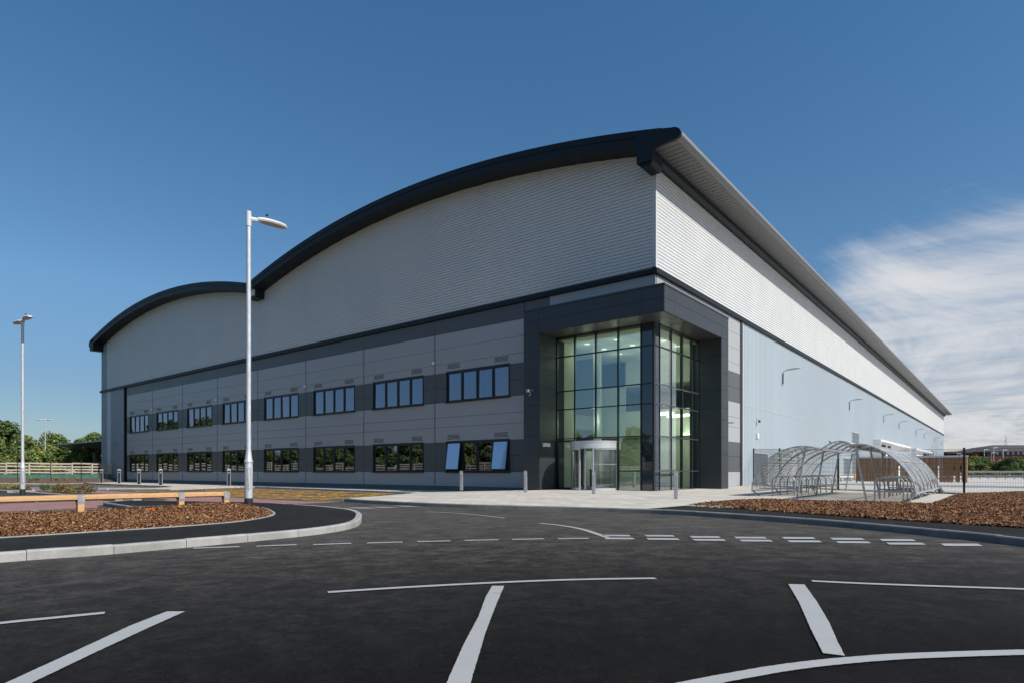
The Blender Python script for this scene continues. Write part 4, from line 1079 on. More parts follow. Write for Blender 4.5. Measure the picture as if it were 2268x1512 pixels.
for i in range(5):
    for j in range(6):
        if tz[j] < 2.8 and mx[i] < -15.9: continue
        a, b2, z0, z1 = mx[i]+.03, mx[i+1]-.03, tz[j]+.028, tz[j+1]-.028
        tl, ty = random.uniform(-.003, .003), random.uniform(-.003, .003)
        (sp if i == 4 else gf).face([(a, GYP+.02-tl, z0), (b2, GYP+.02-tl+ty, z0), (b2, GYP+.02+tl+ty, z1), (a, GYP+.02+tl, z1)])
for i in range(5):
    for j in range(6):
        a, b2, z0, z1 = my[i]+.03, my[i+1]-.022, tz[j]+.028, tz[j+1]-.028
        tl, ty = random.uniform(-.003, .003), random.uniform(-.003, .003)
        (ss if i == 0 else gs).face([(GXP-.01+tl, a, z0), (GXP-.01+tl+ty, b2, z0), (GXP-.01-tl+ty, b2, z1), (GXP-.01-tl, a, z1)])
gf.build('glass', 'glass_g', fo, recalc=False); gs.build('glass', 'glass_g', so_, recalc=False); sp.build('spandrel', 'spandrel', fo, recalc=False); ss.build('spandrel', 'spandrel', so_, recalc=False)
# glass side door
dd = MB()
a, b2 = -19.56, -18.52
dd.box(a, a+.09, GYP-.02, GYP+.05, .1, 2.8).box(b2-.09, b2, GYP-.02, GYP+.05, .1, 2.8).box(a+.09, b2-.09, GYP-.02, GYP+.05, 2.7, 2.8).box(a+.09, b2-.09, GYP-.02, GYP+.05, .1, .2)
do = bld(dd, 'glass_door', 'frame'); MB().face([(a+.09, GYP+.015, .2), (b2-.09, GYP+.015, .2), (b2-.09, GYP+.015, 2.7), (a+.09, GYP+.015, 2.7)]).build('glass', 'glass_g', do, recalc=False)
MB().tube([(b2-.14, GYP-.02, .95), (b2-.14, GYP-.08, .98), (b2-.14, GYP-.08, 1.7), (b2-.14, GYP-.02, 1.73)], .014, 6).build('handle', 'steel', do, smooth=True)
# revolving door
rc, rr0 = (-17.15, GYP), 1.28
rd = MB(); ring = lambda r_, n, a0=0, a1=2*math.pi: [(rc[0]+r_*math.cos(a0+(a1-a0)*i/n), rc[1]+r_*math.sin(a0+(a1-a0)*i/n)) for i in range(n+1)]
rd.prism(ring(rr0+.05, 40)[:-1], 2.30, 2.62)
ro = bld(rd, 'revolving_door', 'alu', smooth=True)
tb = MB()
for r_, z0, z1 in ((rr0+.07, 2.60, 2.66), (rr0+.065, 2.27, 2.31)): tb.prism(ring(r_, 40)[:-1], z0, z1)
tb.build('drum_rings', 'alu', ro, smooth=True)
MB().prism(ring(rr0+.03, 40)[:-1], .08, .125).build('threshold', 'alu', ro, smooth=True)
cwl, cwf = MB(), MB()
for a0, a1 in ((rad(180), rad(262)), (rad(296), rad(360))):
    P1 = ring(rr0, 10, a0, a1)
    for p0, p1 in zip(P1, P1[1:]): cwl.face([(*p0, .2), (*p1, .2), (*p1, 2.27), (*p0, 2.27)])
    for p0 in (P1[0], P1[-1]): cwf.box(p0[0]-.035, p0[0]+.035, p0[1]-.035, p0[1]+.035, .12, 2.28)
    for p0, p1 in zip(P1, P1[1:]):
        for z0, z1 in ((.12, .22), (2.2, 2.28)):
            nx, ny = (p0[0]-rc[0])/rr0*.02, (p0[1]-rc[1])/rr0*.02; nx1, ny1 = (p1[0]-rc[0])/rr0*.02, (p1[1]-rc[1])/rr0*.02
            cwf.extr([(p0[0]-nx, p0[1]-ny), (p1[0]-nx1, p1[1]-ny1), (p1[0]+nx1, p1[1]+ny1), (p0[0]+nx, p0[1]+ny)], lambda u, v, w: (u, v, w), z0, z1)
cwl.build('curved_glass', 'glass_c', ro, recalc=False); cwf.build('curved_frame', 'alu', ro)
for k in range(3):
    a = rad(35+120*k); c, s = math.cos(a), math.sin(a); L = rr0-.06
    def T(u, v, w): return (rc[0]+u*c-v*s, rc[1]+u*s+v*c, w)
    wg = MB()
    for u0, u1, z0, z1 in ((.04, .1, .16, 2.25), (L-.07, L, .16, 2.25), (.1, L-.07, .16, .28), (.1, L-.07, 2.17, 2.25)):
        wg.extr([(u0, -.022), (u1, -.022), (u1, .022), (u0, .022)], T, z0, z1)
    wo = wg.build('door_wing', 'alu', ro); MB().face([T(.1, 0, .28), T(L-.07, 0, .28), T(L-.07, 0, 2.17), T(.1, 0, 2.17)]).build('wing_glass', 'glass_c', wo, recalc=False)
MB().lathe([(.04, .12), (.04, 2.28)], rc, 10).build('centre_post', 'alu', ro)
dots = MB()
for a0, a1 in ((rad(186), rad(258)), (rad(300), rad(356))):
    for i in range(11):
        a = a0+(a1-a0)*i/10; x, y = rc[0]+(rr0+.004)*math.cos(a), rc[1]+(rr0+.004)*math.sin(a)
        dots.face([(x-math.sin(a)*.022*math.cos(t), y+math.cos(a)*.022*math.cos(t), 1.45+.026*math.sin(t)) for t in [k*math.pi/3 for k in range(6)]])
dots.build('safety_dots', 'white', ro, recalc=False)
# lobby interior
lb = MB(); X_, Yb = -25.5, 37.0
lb.box(X_, WX-.15, Yb, Yb+.1, .1, 3.9).box(X_, WX-.15, Yb-.5, Yb-.4, 3.3, 5.0).box(X_, -19.9, Yb, Yb+.1, 3.9, 8.4).box(X_, WX-.15, Yb, Yb+.1, 6.7, 8.4)
lb.box(X_-.1, X_, WY+.1, Yb, .1, 8.4); lb.box(WX-.22, WX-.13, 34.3, Yb, .1, 8.4); lb.box(-20.6, -19.7, GYP+.3, 30.6, .1, 8.4)
lo = bld(lb, 'lobby_walls', 'intwall')
MB().box(-19.6, GXP-.1, GYP+.15, Yb, 8.36, 8.45).box(X_, -19.62, WY+.2, Yb, 8.37, 8.45).box(X_, WX-.2, Yb+.1, 41, 6.7, 6.8).build('ceiling', 'intwall', lo)
MB().box(-19.6, GXP-.05, GYP+.15, WY, .09, .115).box(X_, WX-.2, WY, Yb, .09, .115).build('floor', 'intfloor', lo)
MB().box(X_, WX-.2, 41, 41.1, 3.9, 6.8).box(X_, WX-.2, Yb, 41, 3.8, 3.9).build('gallery_wall', 'intdark', lo)
MB().box(-16.4, -15.0, 33.2, 34.0, .115, 1.15).box(-16.45, -14.95, 33.15, 34.05, 1.15, 1.2).build('reception_desk', 'intfloor', lo)
bld(MB().lathe([(.24, .1), (.24, 8.35)], (-18.6, 31.2), 20), 'lobby_column', 'intwall', smooth=True)
for i, (x, y, z, w, l) in enumerate(((-15.4, 33.2, 4.35, .35, 1.1), (-14.9, 34.4, 4.3, .3, 1.0), (-16.4, 34.2, 4.4, .35, 1.2), (-15.6, 35.4, 4.35, .3, 1.1), (-15.2, 36.2, 3.3, .25, .8))):
    MB().box(x-l/2, x+l/2, y-w/2, y+w/2, z, z+.12).build('linear_luminaire', 'lit', lo)
MB().box(-14.6, -14.45, 36.2, 36.25, 2.6, 4.1).build('lit_panel', 'lit', lo)
for i in range(3):
    for j in range(3):
        MB().lathe([(0, 8.34), (.16, 8.34), (.16, 8.36)], (-18.8+i*1.9, 30.4+j*1.9), 14).build('downlight', 'downglow', lo)
def lobby_fill(x, y, z, e, r_):  # unseen point light, added to brighten the lobby
    l = bpy.data.lights.new('lobby_fill', 'POINT'); l.energy = e; l.shadow_soft_size = r_; l.color = (.96, 1, .93)
    o = bpy.data.objects.new('lobby_fill', l); COL.objects.link(o); o.location = (x, y, z)
for i in range(3):
    for j in range(3): lobby_fill(-18.8+i*1.9, 30.4+j*1.9, 7.7, 9, .25)  # fill points hung below the downlight discs, not fittings
for x, y in ((-15.4, 33.2), (-16.4, 34.2), (-15.6, 35.4), (-18.6, 34.0), (-18.4, 30.6)): lobby_fill(x, y, 4.0, 15, .15)  # extra fill around the lit linear luminaires
MB().lathe([(0.02, 1.95), (.15, 2.0), (.21, 2.15), (.15, 2.32), (.02, 2.36)], (-15.0, 30.2), 14).build('pendant', 'litwarm', lo, smooth=True)

# --- doors in the long wall
def wdoor(name, y0, y1, z1, leafs=1, m='door_b', lab=None, z0=.1):
    d = MB(); d.box(WX+.03, WX+.05, y0, y1, z0, z1)
    o = bld(d, name, m); 
    if lab: o['label'] = lab
    f = MB(); f.box(WX+.0, WX+.075, y0-.07, y0, z0, z1+.07).box(WX+.0, WX+.075, y1, y1+.07, z0, z1+.07).box(WX+.0, WX+.11, y0-.12, y1+.12, z1, z1+.07)
    f.build('door_frame', 'trim', o)
    if leafs == 2: MB().box(WX+.05, WX+.054, (y0+y1)/2-.012, (y0+y1)/2+.012, z0, z1).build('meeting_stile', 'joint', o)
    if leafs == 0:
        s = MB(); z = z0+.45
        while z < z1: s.box(WX+.05, WX+.054, y0, y1, z-.012, z+.012); z += .5
        s.build('panel_ribs', 'joint', o)
    else: MB().box(WX+.054, WX+.09, (y0+y1)/2-.18, (y0+y1)/2-.06, 1.05, 1.12).build('handle', 'steel', o)
    return o
wdoor('steel_door', 45.07, 48.2, 2.35, 2); wdoor('roller_door', 80.66, 84.76, 5.6, 0); wdoor('steel_door', 75.9, 79.6, 2.5, 2); wdoor('roller_door', 178.9, 182.7, 6.0, 0)
for y0, y1, dk in ((95.5, 128.4, ((99.2, 105.5), (107.5, 110.5))), (137.5, 169.2, ((158.2, 164.8), (166.4, 169.0)))):
    d = MB(); d.box(WX+.03, WX+.9, y0, y0+.25, .1, 5.35).box(WX+.03, WX+.9, y1-.25, y1, .1, 5.35).box(WX+.03, WX+.9, y0+.25, y1-.25, 5.1, 5.35).box(WX+.03, WX+.12, y0+.25, y1-.25, .1, 5.1)
    o = bld(d, 'loading_dock_surround', 'white')
    for a, b2 in dk: MB().box(WX+.12, WX+.15, a, b2, .5, 4.9).build('dock_door', 'joint', o)
# fittings on the walls
def wall_box(name, x0, x1, y0, y1, z0, z1, m, label, cat, group=None):
    return tag(MB().box(x0, x1, y0, y1, z0, z1).build(name, m, bev=.01), label, cat, group)
wall_box('siren_box', WX+.03, WX+.14, 45.55, 45.9, 3.45, 3.8, 'white', 'white square siren box on the pale blue side wall', 'siren box')
def camera_at(x, y, z, nx, ny, label):
    t = thing('security_camera', label, 'camera', (x, y, z))
    MB().tube([(x, y, z), (x+nx*.14, y+ny*.14, z), (x+nx*.16, y+ny*.16, z-.1)], .022, 8).build('bracket', 'steel', t, smooth=True)
    MB().lathe([(0, z-.24), (.06, z-.22), (.085, z-.16), (.085, z-.10), (.05, z-.07), (0, z-.07)], (x+nx*.18, y+ny*.18), 14).build('dome', 'black', t, smooth=True)
camera_at(WX+.03, 45.7, 4.8, 1, 0, 'small dark dome camera above the white siren box'); camera_at(WX+.03, 68.4, 4.15, 1, 0, 'tiny dark dome camera left of the tall roller door')
cc = thing('security_camera', 'black twin camera on a curved bracket on the portal left pillar', 'camera', (-20.2, PY-.02, 5.4))
MB().tube([(-20.2, PY-.02, 5.25), (-20.2, PY-.22, 5.15), (-20.05, PY-.3, 5.2), (-20.0, PY-.3, 5.35)], .02, 6).build('bracket', 'steel', cc)
MB().box(-20.33, -20.18, PY-.28, PY-.12, 5.35, 5.52).build('camera_body', 'steel', cc, bev=.02); MB().lathe([(0, 5.33), (.09, 5.36), (.09, 5.5), (0, 5.53)], (-19.97, PY-.28), 12).build('camera_dome', 'black', cc, smooth=True)
wall_box('bulkhead_light', -19.64, -19.5, 27.2, 27.75, 2.42, 2.62, 'white', 'white bulkhead light on the portal reveal beside the glass door', 'light')
for i, k in enumerate((0, 2, 4, 6)):
    x = BAY[k+1]+.0
    wall_box('sensor_box', x-.13, x+.03, WY-.16, WY-.015, 8.25 if i == 0 else 8.0, 8.45 if i == 0 else 8.2, 'white', ['small white sensor box on the panel joint nearest the portal', 'small white sensor box right of the tall lamp column', 'small white sensor box on the joint left of the tall lamp column', 'small white sensor box nearest the grey corner sheeting'][i], 'sensor', 'sensor boxes on the office wall')
wl_ = thing('wall_lamp', '', 'wall lamp', (0, 0, 0), 'bracket lamps along the pale blue side wall')
MB().tube([(.07, 0, -1.0), (.07, 0, -.1), (.12, 0, 0), (.35, 0, .06)], .035, 8).build('bracket', 'galv', wl_, smooth=True)
MB().box(0, .06, -.06, .06, -.9, -.75).box(0, .06, -.06, .06, -.3, -.15).build('wall_plate', 'galv', wl_)
MB().extr([(.3, .05), (.35, .13), (1.0, .17), (1.35, .13), (1.35, .10), (.9, .07)], lambda u, v, q: (u, q, v), -.15, .15).build('luminaire', 'steel', wl_, bev=.015)
for i, (y, z) in enumerate(((52.2, 9.05), (79.0, 9.05), (104, 9.15), (120.4, 9.15), (145, 9.15), (160.4, 9.15), (185, 9.2), (206.6, 9.25))):
    place(wl_, i == 0, (WX+.03, y, z), 0, ['nearest and largest bracket lamp on the side wall, right of the portal', 'second bracket lamp along the side wall from the portal', 'third bracket lamp along the side wall, right of the tall roller door', 'fourth bracket lamp along the side wall, above the first loading dock', 'fifth bracket lamp along the side wall, above the right end of the first dock', 'sixth bracket lamp along the side wall, before the second loading dock', 'seventh bracket lamp along the side wall, last but one', 'farthest bracket lamp, at the far end of the side wall'][i])
wall_box('flood_light', WX+.0, WX+.45, 39.6, 39.85, 4.15, 4.22, 'steel', 'slim grey flood light on the panels right of the portal', 'light')
wall_box('flood_light', -86.3, -86.0, WY-.55, WY-.03, 4.4, 4.48, 'steel', 'slim grey flood light on the corner sheeting at far left', 'light')

# --- low canopy beyond the far left corner
def onY(px, py, y):
    k = (px-CX)/FPX; x = (k*F[1]*y-R[1]*y)/(R[0]-k*F[0]); d = F[0]*x+F[1]*y
    return x, CH+(HZ-py)/FPX*d
yf = 34.0; xa, za = onY(120, 983.5, yf); xb = xa
ya = 38.0
for it_ in range(30):
    x_t, z_t = onY(142, 1001, ya); ya += (xa-x_t)*-.5 if False else 0
zi = za-.95
lcn = thing('low_canopy_building', 'low dark canopy building with a sloping soffit beyond the left corner', 'building', (xa, yf, 0))
MB().extr([(yf, za), (yf, za-.12), (ya, zi), (ya+8, zi), (ya+8, za)], lambda u, v, q: (q, u, v), xa, XL-.05).build('canopy_roof', 'soffit', lcn)
MB().box(xa-.05, XL-.06, yf-.05, yf+.02, za-.13, za+.05).build('canopy_edge', 'clad_blue', lcn)
MB().box(xa+.4, XL-.06, ya+.05, ya+7.5, -.3, zi-.02).build('glazed_wall', 'spandrel', lcn)
for px in (171, 211):
    x, _ = onY(px, 1000, ya-.2); MB().box(x-.22, x+.22, ya-.45, ya-.1, -.3, zi-.05).build('column', 'clad_mid', lcn)
for px in (150, 186):
    x, _ = onY(px, 990, yf+2); MB().box(x-.3, x+.3, yf+1.9, yf+2.2, za-.75, za-.62).build('canopy_light', 'steel', lcn)

# ================================================================== CYCLE SHELTERS
LP = [(-7.98, .32), (-7.96, .62), (-7.83, .98), (-7.58, 1.35), (-7.22, 1.70), (-6.80, 1.93), (-6.40, 2.05), (-6.0, 2.07), (-5.62, 2.0)]
def shelter(label, prof, ys, legs, sgn):
    t = thing('cycle_shelter', label, 'cycle shelter', (prof[4][0], ys[0], .1), 'curved clear cycle shelters')
    sp_ = smoothline(prof, 3)
    y0, y1 = ys[0], ys[-1]
    for k in range(len(ys)-1):
        a, b2 = ys[k], ys[k+1]; g_ = MB()
        for p0, p1 in zip(sp_, sp_[1:]): g_.face([(p0[0], a+.03, p0[1]+.1), (p0[0], b2-.03, p0[1]+.1), (p1[0], b2-.03, p1[1]+.1), (p1[0], a+.03, p1[1]+.1)])
        g_.build('roof_sheet', 'poly', t, smooth=True, recalc=False)
    for y in ys:
        MB().tube([(p[0]-sgn*.02, y, p[1]+.07) for p in sp_], .027, 8).build('hoop', 'galv', t, smooth=True)
        xb_, xf = legs
        MB().tube([(prof[0][0]-sgn*.02, y, prof[0][1]+.12), (xb_, y, .1)], .032, 8).build('rear_leg', 'galv', t)
        tp = sp_[-4]
        MB().tube([(tp[0], y, tp[1]+.06), (xf, y, .1)], .036, 8).build('front_leg', 'galv', t)
        MB().tube([(xb_, y, .42), (xf+(tp[0]-xf)*.16, y, .42)], .024, 6).build('tie_bar', 'galv', t)
        bt = MB()
        for p in sp_[2::3]: bt.box(p[0]-.02, p[0]+.02, y-.045, y-.03, p[1]+.05, p[1]+.09)
        bt.build('sheet_clips', 'white', t)
    n = 2*(len(ys)-1)
    for k in range(n+1):
        y = y0+(y1-y0)*k/n
        if k % 2: MB().tube([(p[0]-sgn*.01, y, p[1]+.09) for p in sp_], .012, 5).build('glazing_bar', 'galv', t)
    for idx in (0, int(len(sp_)*.42), int(len(sp_)*.72), -1):
        p = sp_[idx]; MB().tube([(p[0]-sgn*.03, y0, p[1]+.075), (p[0]-sgn*.03, y1, p[1]+.075)], .026, 6).build('purlin', 'galv', t)
    p = sp_[0]; MB().box(min(p[0], p[0]+.06*sgn)-.03, max(p[0], p[0]+.06*sgn)+.03, y0-.05, y1+.05, p[1]+.06, p[1]+.12).build('bottom_rail', 'galv', t)
    return t
LP = [(x, z-.1) for x, z in LP]
ysL = [25.45, 28.5, 31.5, 34.6]; ysR = [23.85, 26.75, 29.4, 32.35]
shelter('left-hand curved clear cycle shelter, its curved back towards the grey steel door', LP, ysL, (-7.72, -6.3), 1)
RP = [(-2.33, .28), (-2.36, .55), (-2.50, .90), (-2.74, 1.25), (-3.05, 1.56), (-3.40, 1.78), (-3.75, 1.92), (-4.05, 1.94), (-4.35, 1.88)]
shelter('right-hand curved clear cycle shelter, its curved back towards the bark bed', RP, ysR, (-2.5, -3.72), -1)
lk_ = thing('link_canopy', 'shallow arched clear canopy bridging the two cycle shelters', 'canopy', (-5, 30, 2))
ap = [(-5.6+1.25*k/8, 1.99+.27*math.sin(math.pi*k/8)) for k in range(9)]
gk = MB()
for p0, p1 in zip(ap, ap[1:]): gk.face([(p0[0], 26.2, p0[1]), (p0[0], 32.2, p0[1]), (p1[0], 32.2, p1[1]), (p1[0], 26.2, p1[1])])
gk.build('roof_sheet', 'poly', lk_, smooth=True, recalc=False)
for y in (26.2, 27.4, 28.6, 29.8, 31.0, 32.2): MB().tube([(x, y, z-.02) for x, z in ap], .02, 6).build('rib', 'galv', lk_)
for x in (-5.6, -4.35): MB().box(x-.04, x+.04, 26.15, 32.25, 1.9, 1.98).build('edge_beam', 'galv_l', lk_)
hp = thing('cycle_stand', '', 'cycle stand', (0, 0, 0), 'hooped cycle stands')
pts = [(-.42, 0, 0), (-.42, 0, .58)]+[(-.42+.2*(1-math.cos(a)), 0, .58+.2*math.sin(a)) for a in [rad(15*i) for i in range(1, 7)]]+[(.42-.2*(1-math.cos(a)), 0, .58+.2*math.sin(a)) for a in [rad(90-15*i) for i in range(0, 6)]]+[(.42, 0, .58), (.42, 0, 0)]
MB().tube(pts, .026, 10).build('hoop', 'galv', hp, smooth=True)
MB().tube([(-.42, 0, .28), (.42, 0, .28)], .018, 6).build('cross_bar', 'galv', hp)
ords = ['first', 'second', 'third', 'fourth', 'fifth', 'sixth', 'seventh', 'eighth']
first = True
for i in range(8):
    place(hp, first, (-6.92, 25.9+i*1.08, .1), 0, '%s hooped stand from the front under the left cycle shelter' % ords[i]); first = False
for i in range(7):
    place(hp, False, (-3.12, 24.35+i*1.08, .1), 0, '%s hooped stand from the front under the right cycle shelter' % ords[i])

# ================================================================== RIGHT: MESH FENCE, SCREEN, BARRIERS
mfn = thing('mesh_fence', 'black weldmesh security fence behind the cycle shelters', 'fence', (-6.95, 36.3, 0))
fpp = [(-14.0, 44.9, 2.7), (-11.3, 41.4, 2.55), (-6.95, 36.25, 2.2), (-1.5, 34.4, 2.15), (5.5, 35.6, 2.15), (14, 37, 2.15)]
for k, (x, y, zt) in enumerate(fpp):
    MB().box(x-.04, x+.04, y-.04, y+.04, 0, zt).build('post', 'black', mfn)
for (x0, y0, t0), (x1, y1, t1) in zip(fpp, fpp[1:]):
    w = MB(); L = math.hypot(x1-x0, y1-y0); n = int(L/.055)
    for k in range(1, n):
        t = k/n; x, y = x0+(x1-x0)*t, y0+(y1-y0)*t; w.box(x-.0028, x+.0028, y-.0028, y+.0028, .14, t0+(t1-t0)*t-.03)
    for k in range(10):
        z0, z1 = .16+(t0-.22)*k/9, .16+(t1-.22)*k/9; w.tube([(x0, y0, z0), (x1, y1, z1)], .0045, 4)
    w.build('mesh_panel', 'black', mfn)
ks = MB(); P2 = [(-14, 44.9), (-6.95, 36.25), (-1.6, 34.0)]
for a, b2 in zip(P2, P2[1:]):
    rbn = ribbon([a, b2], .12); ks.prism(rbn, .0, .135)
ks.build('fence_kerb', 'soil')['kind'] = 'structure'
sc_ = thing('slatted_screen', 'dark brown vertical timber slat screen with a grey top rail', 'screen', (-6.8, 65, 0))
sl = MB(); x = -10.95
gaps = {62, 63}
i = 0
while x < -2.75:
    hgt = 2.28
    if i not in (30, 56, 66, 70): sl.box(x, x+.104, 65, 65.03, .12+(.05 if i % 2 else 0), hgt)
    else: sl.box(x, x+.09, 65, 65.03, 1.55, hgt)
    x += .112; i += 1
sl.build('slats', 'slat', sc_)
for x in (-10.95, -8.8, -6.7, -4.8, -2.8): MB().box(x-.06, x+.06, 65.08, 65.2, 0, 2.35).build('post', 'galv_l', sc_)
MB().box(-11.0, -2.7, 65.04, 65.07, 1.18, 1.26).box(-11, -2.7, 65.04, 65.07, .4, .48).build('back_rail', 'slat', sc_)
MB().box(-11.05, -2.55, 64.97, 65.24, 2.28, 2.44).build('top_rail', 'galv_l', sc_)
MB().box(-2.72, -2.6, 64.98, 65.3, .12, 2.4).build('side_panel', 'rail', sc_)
def armco(label, p0, p1, zt=.72, ends=True, n=5, th=.16):
    t = thing('crash_barrier', label, 'barrier', (*p0, 0)); L = math.dist(p0, p1); ux, uy = (p1[0]-p0[0])/L, (p1[1]-p0[1])/L
    pf = [(-.03, -.15), (-.08, -.1), (-.03, -.02), (-.03, .02), (-.08, .1), (-.03, .15), (0, .15), (0, -.15)]
    MB().extr(pf, lambda u, v, q: (p0[0]+ux*q-uy*u, p0[1]+uy*q+ux*u, zt-.15+v), 0, L).build('beam', 'barrier' if not ends else 'galv', t)
    for k in range(n):
        q = L*(k+.5)/n; x, y = p0[0]+ux*q, p0[1]+uy*q; MB().box(x-.05, x+.05, y+.02, y+.12, -.1, zt-.05).build('post', 'galv', t)
    if ends:
        for q in (0, L): MB().box(p0[0]+ux*q-.1, p0[0]+ux*q+.1, p0[1]+uy*q-.12, p0[1]+uy*q+.12, zt-.32, zt+.03).build('end_cap', 'yellow', t, bev=.04)
armco('galvanised crash barrier with a yellow end along the side wall behind the cycle stands', (-12.9, 49), (-12.6, 66)); armco('short crash barrier with yellow ends beside the slatted screen', (-13.9, 71.5), (-12.45, 73), n=2)
a, b2 = atd(2142, 86), atd(2420, 80); armco('nearer long galvanised crash barrier across the far yard', a, b2, .52, False, 14)
a, b2 = atd(2142, 128), atd(2420, 124); armco('farther long galvanised crash barrier below the tree row', a, b2, 1.12, False, 10)
x, y = G(2083, 1092, .1)
st_ = thing('ground_spotlight', 'small dark tilted spotlight at the fence foot beside the right cycle shelter', 'spotlight', (x, y, .1))
MB().tube([(x, y, .1), (x, y, .2)], .03, 8).build('stem', 'black', st_); MB().tube([(x+.07, y, .12), (x-.07, y-.02, .36)], .10, 12).build('head', 'plinth', st_, smooth=False)

# ================================================================== FAR RIGHT BUILDINGS, PYLON
d0 = 225
def FR(px, d): return atd(px, d)
def oriented(name, px0, px1, d, z0, z1, depth, m, parent):
    a, b2 = atd(px0, d), atd(px1, d)
    P = [a, b2, (b2[0]+F[0]*depth, b2[1]+F[1]*depth), (a[0]+F[0]*depth, a[1]+F[1]*depth)]
    return MB().prism(P, z0, z1).build(name, m, parent)
bb = thing('brick_office_building', 'red brick building with a brown hipped roof beyond the tree row', 'building', (*atd(2230, d0), 0))
zr_, ze, = zat(982, d0), zat(998, d0)
oriented('brick_wall', 2186, 2400, d0, -.3, zat(1008, d0), 18, 'brick', bb)
oriented('upper_wall', 2186.5, 2399, d0+.4, zat(1008, d0), ze, 17, 'shed', bb)
for k in range(16):
    px = 2207+k*11.5; oriented('window', px, px+5, d0+.25, zat(1005, d0), zat(1000, d0), .2, 'glass', bb)
for k in range(6):
    px = 2212+k*26; oriented('window', px, px+10, d0-.12, zat(1020, d0), zat(1015, d0), .2, 'glass', bb)
hr = MB(); a0 = atd(2176, d0-3); a1 = atd(2400, d0-3); b0 = atd(2199, d0+10); b1 = atd(2400, d0+10); c0 = (a0[0]+F[0]*26, a0[1]+F[1]*26); c1 = (a1[0]+F[0]*26, a1[1]+F[1]*26)
hr.face([(*a0, ze-.2), (*a1, ze-.2), (*b1, zr_), (*b0, zr_)]).face([(*a0, ze-.2), (*b0, zr_), (*c0, ze-.2)]).face([(*c0, ze-.2), (*b0, zr_), (*b1, zr_), (*c1, ze-.2)]).face([(*a0, ze-.2), (*a1, ze-.2), (*c1, ze-.2), (*c0, ze-.2)]).face([(*a1, ze-.2), (*b1, zr_), (*c1, ze-.2)])
hr.build('roof', 'tile', bb)
oriented('brick_wing', 2158, 2186, d0+4, -.3, zat(1000, d0), 14, 'brick', bb)
hr = MB(); a0 = atd(2150, d0+1); a1 = atd(2190, d0+1); c0, c1 = (a0[0]+F[0]*22, a0[1]+F[1]*22), (a1[0]+F[0]*22, a1[1]+F[1]*22)
t1 = (atd(2192, d0+12)); hr.face([(*a0, zat(1001, d0)), (*a1, zat(997, d0)), (*t1, zat(983, d0))]).face([(*a0, zat(1001, d0)), (*t1, zat(983, d0)), (*c0, zat(1001, d0))]).face([(*a1, zat(997, d0)), (*c1, zat(997, d0)), (*t1, zat(983, d0))]).face([(*a0, zat(1001, d0)), (*a1, zat(997, d0)), (*c1, zat(997, d0)), (*c0, zat(1001, d0))])
hr.build('wing_roof', 'tile', bb)
shd = thing('dark_shed', 'long dark blue shed with a pale curved roof left of the brick building', 'building', (*atd(2120, 240), 0))
oriented('wall', 2060, 2178, 240, -.3, zat(997.5, 240), 30, 'shed', shd)
sr = MB(); n = 12
for k in range(n):
    pa, pb = 2058+121*k/n, 2058+121*(k+1)/n; za_, zb_ = zat(997-9*(k/n)**2.2, 239), zat(997-9*((k+1)/n)**2.2, 239)
    A0, B0 = atd(pa, 239), atd(pb, 239); C0, D0 = (A0[0]+F[0]*32, A0[1]+F[1]*32), (B0[0]+F[0]*32, B0[1]+F[1]*32)
    sr.face([(*A0, za_), (*B0, zb_), (*D0, zb_+4.5), (*C0, za_+4.5)]); sr.face([(*A0, za_-.6), (*B0, zb_-.6), (*B0, zb_), (*A0, za_)])
sr.build('roof', 'shedroof', shd, recalc=False)
dp = 640; bx, by = atd(2228, dp); zt = zat(963, dp)
py_ = thing('pylon', 'grey lattice electricity pylon on the skyline at far right', 'pylon', (bx, by, 0))
lt = MB()
def leg(h): return 3.6*(1-h/zt)**1.0+.5
for sx in (-1, 1):
    for sy in (-1, 1): lt.tube([(bx+sx*leg(0), by+sy*leg(0), 0), (bx+sx*leg(zt*.6)*.8, by+sy*leg(zt*.6)*.8, zt*.6), (bx, by, zt)], [.22, .2, .12], 4)
hs = [zt*q_ for q_ in (0, .2, .38, .54, .68, .8, .9)]
for h0, h1 in zip(hs, hs[1:]):
    for sy in (-1, 1):
        lt.tube([(bx-leg(h0), by+sy*leg(h0), h0), (bx+leg(h1), by+sy*leg(h1), h1)], .1, 4); lt.tube([(bx+leg(h0), by+sy*leg(h0), h0), (bx-leg(h1), by+sy*leg(h1), h1)], .1, 4)
lt.build('lattice_mast', 'galv', py_)
for q_, wd in ((.62, 11), (.80, 12.5), (.5, 8)) if False else ((.66, 12.5), (.82, 13.5)):
    am = MB(); h = zt*q_
    for s in (-1, 1):
        am.tube([(bx, by, h+1.2), (bx+s*wd*R[0], by+s*wd*R[1], h)], .14, 4); am.tube([(bx, by, h-.3), (bx+s*wd*R[0], by+s*wd*R[1], h)], .14, 4)
    am.build('cross_arm', 'galv', py_)

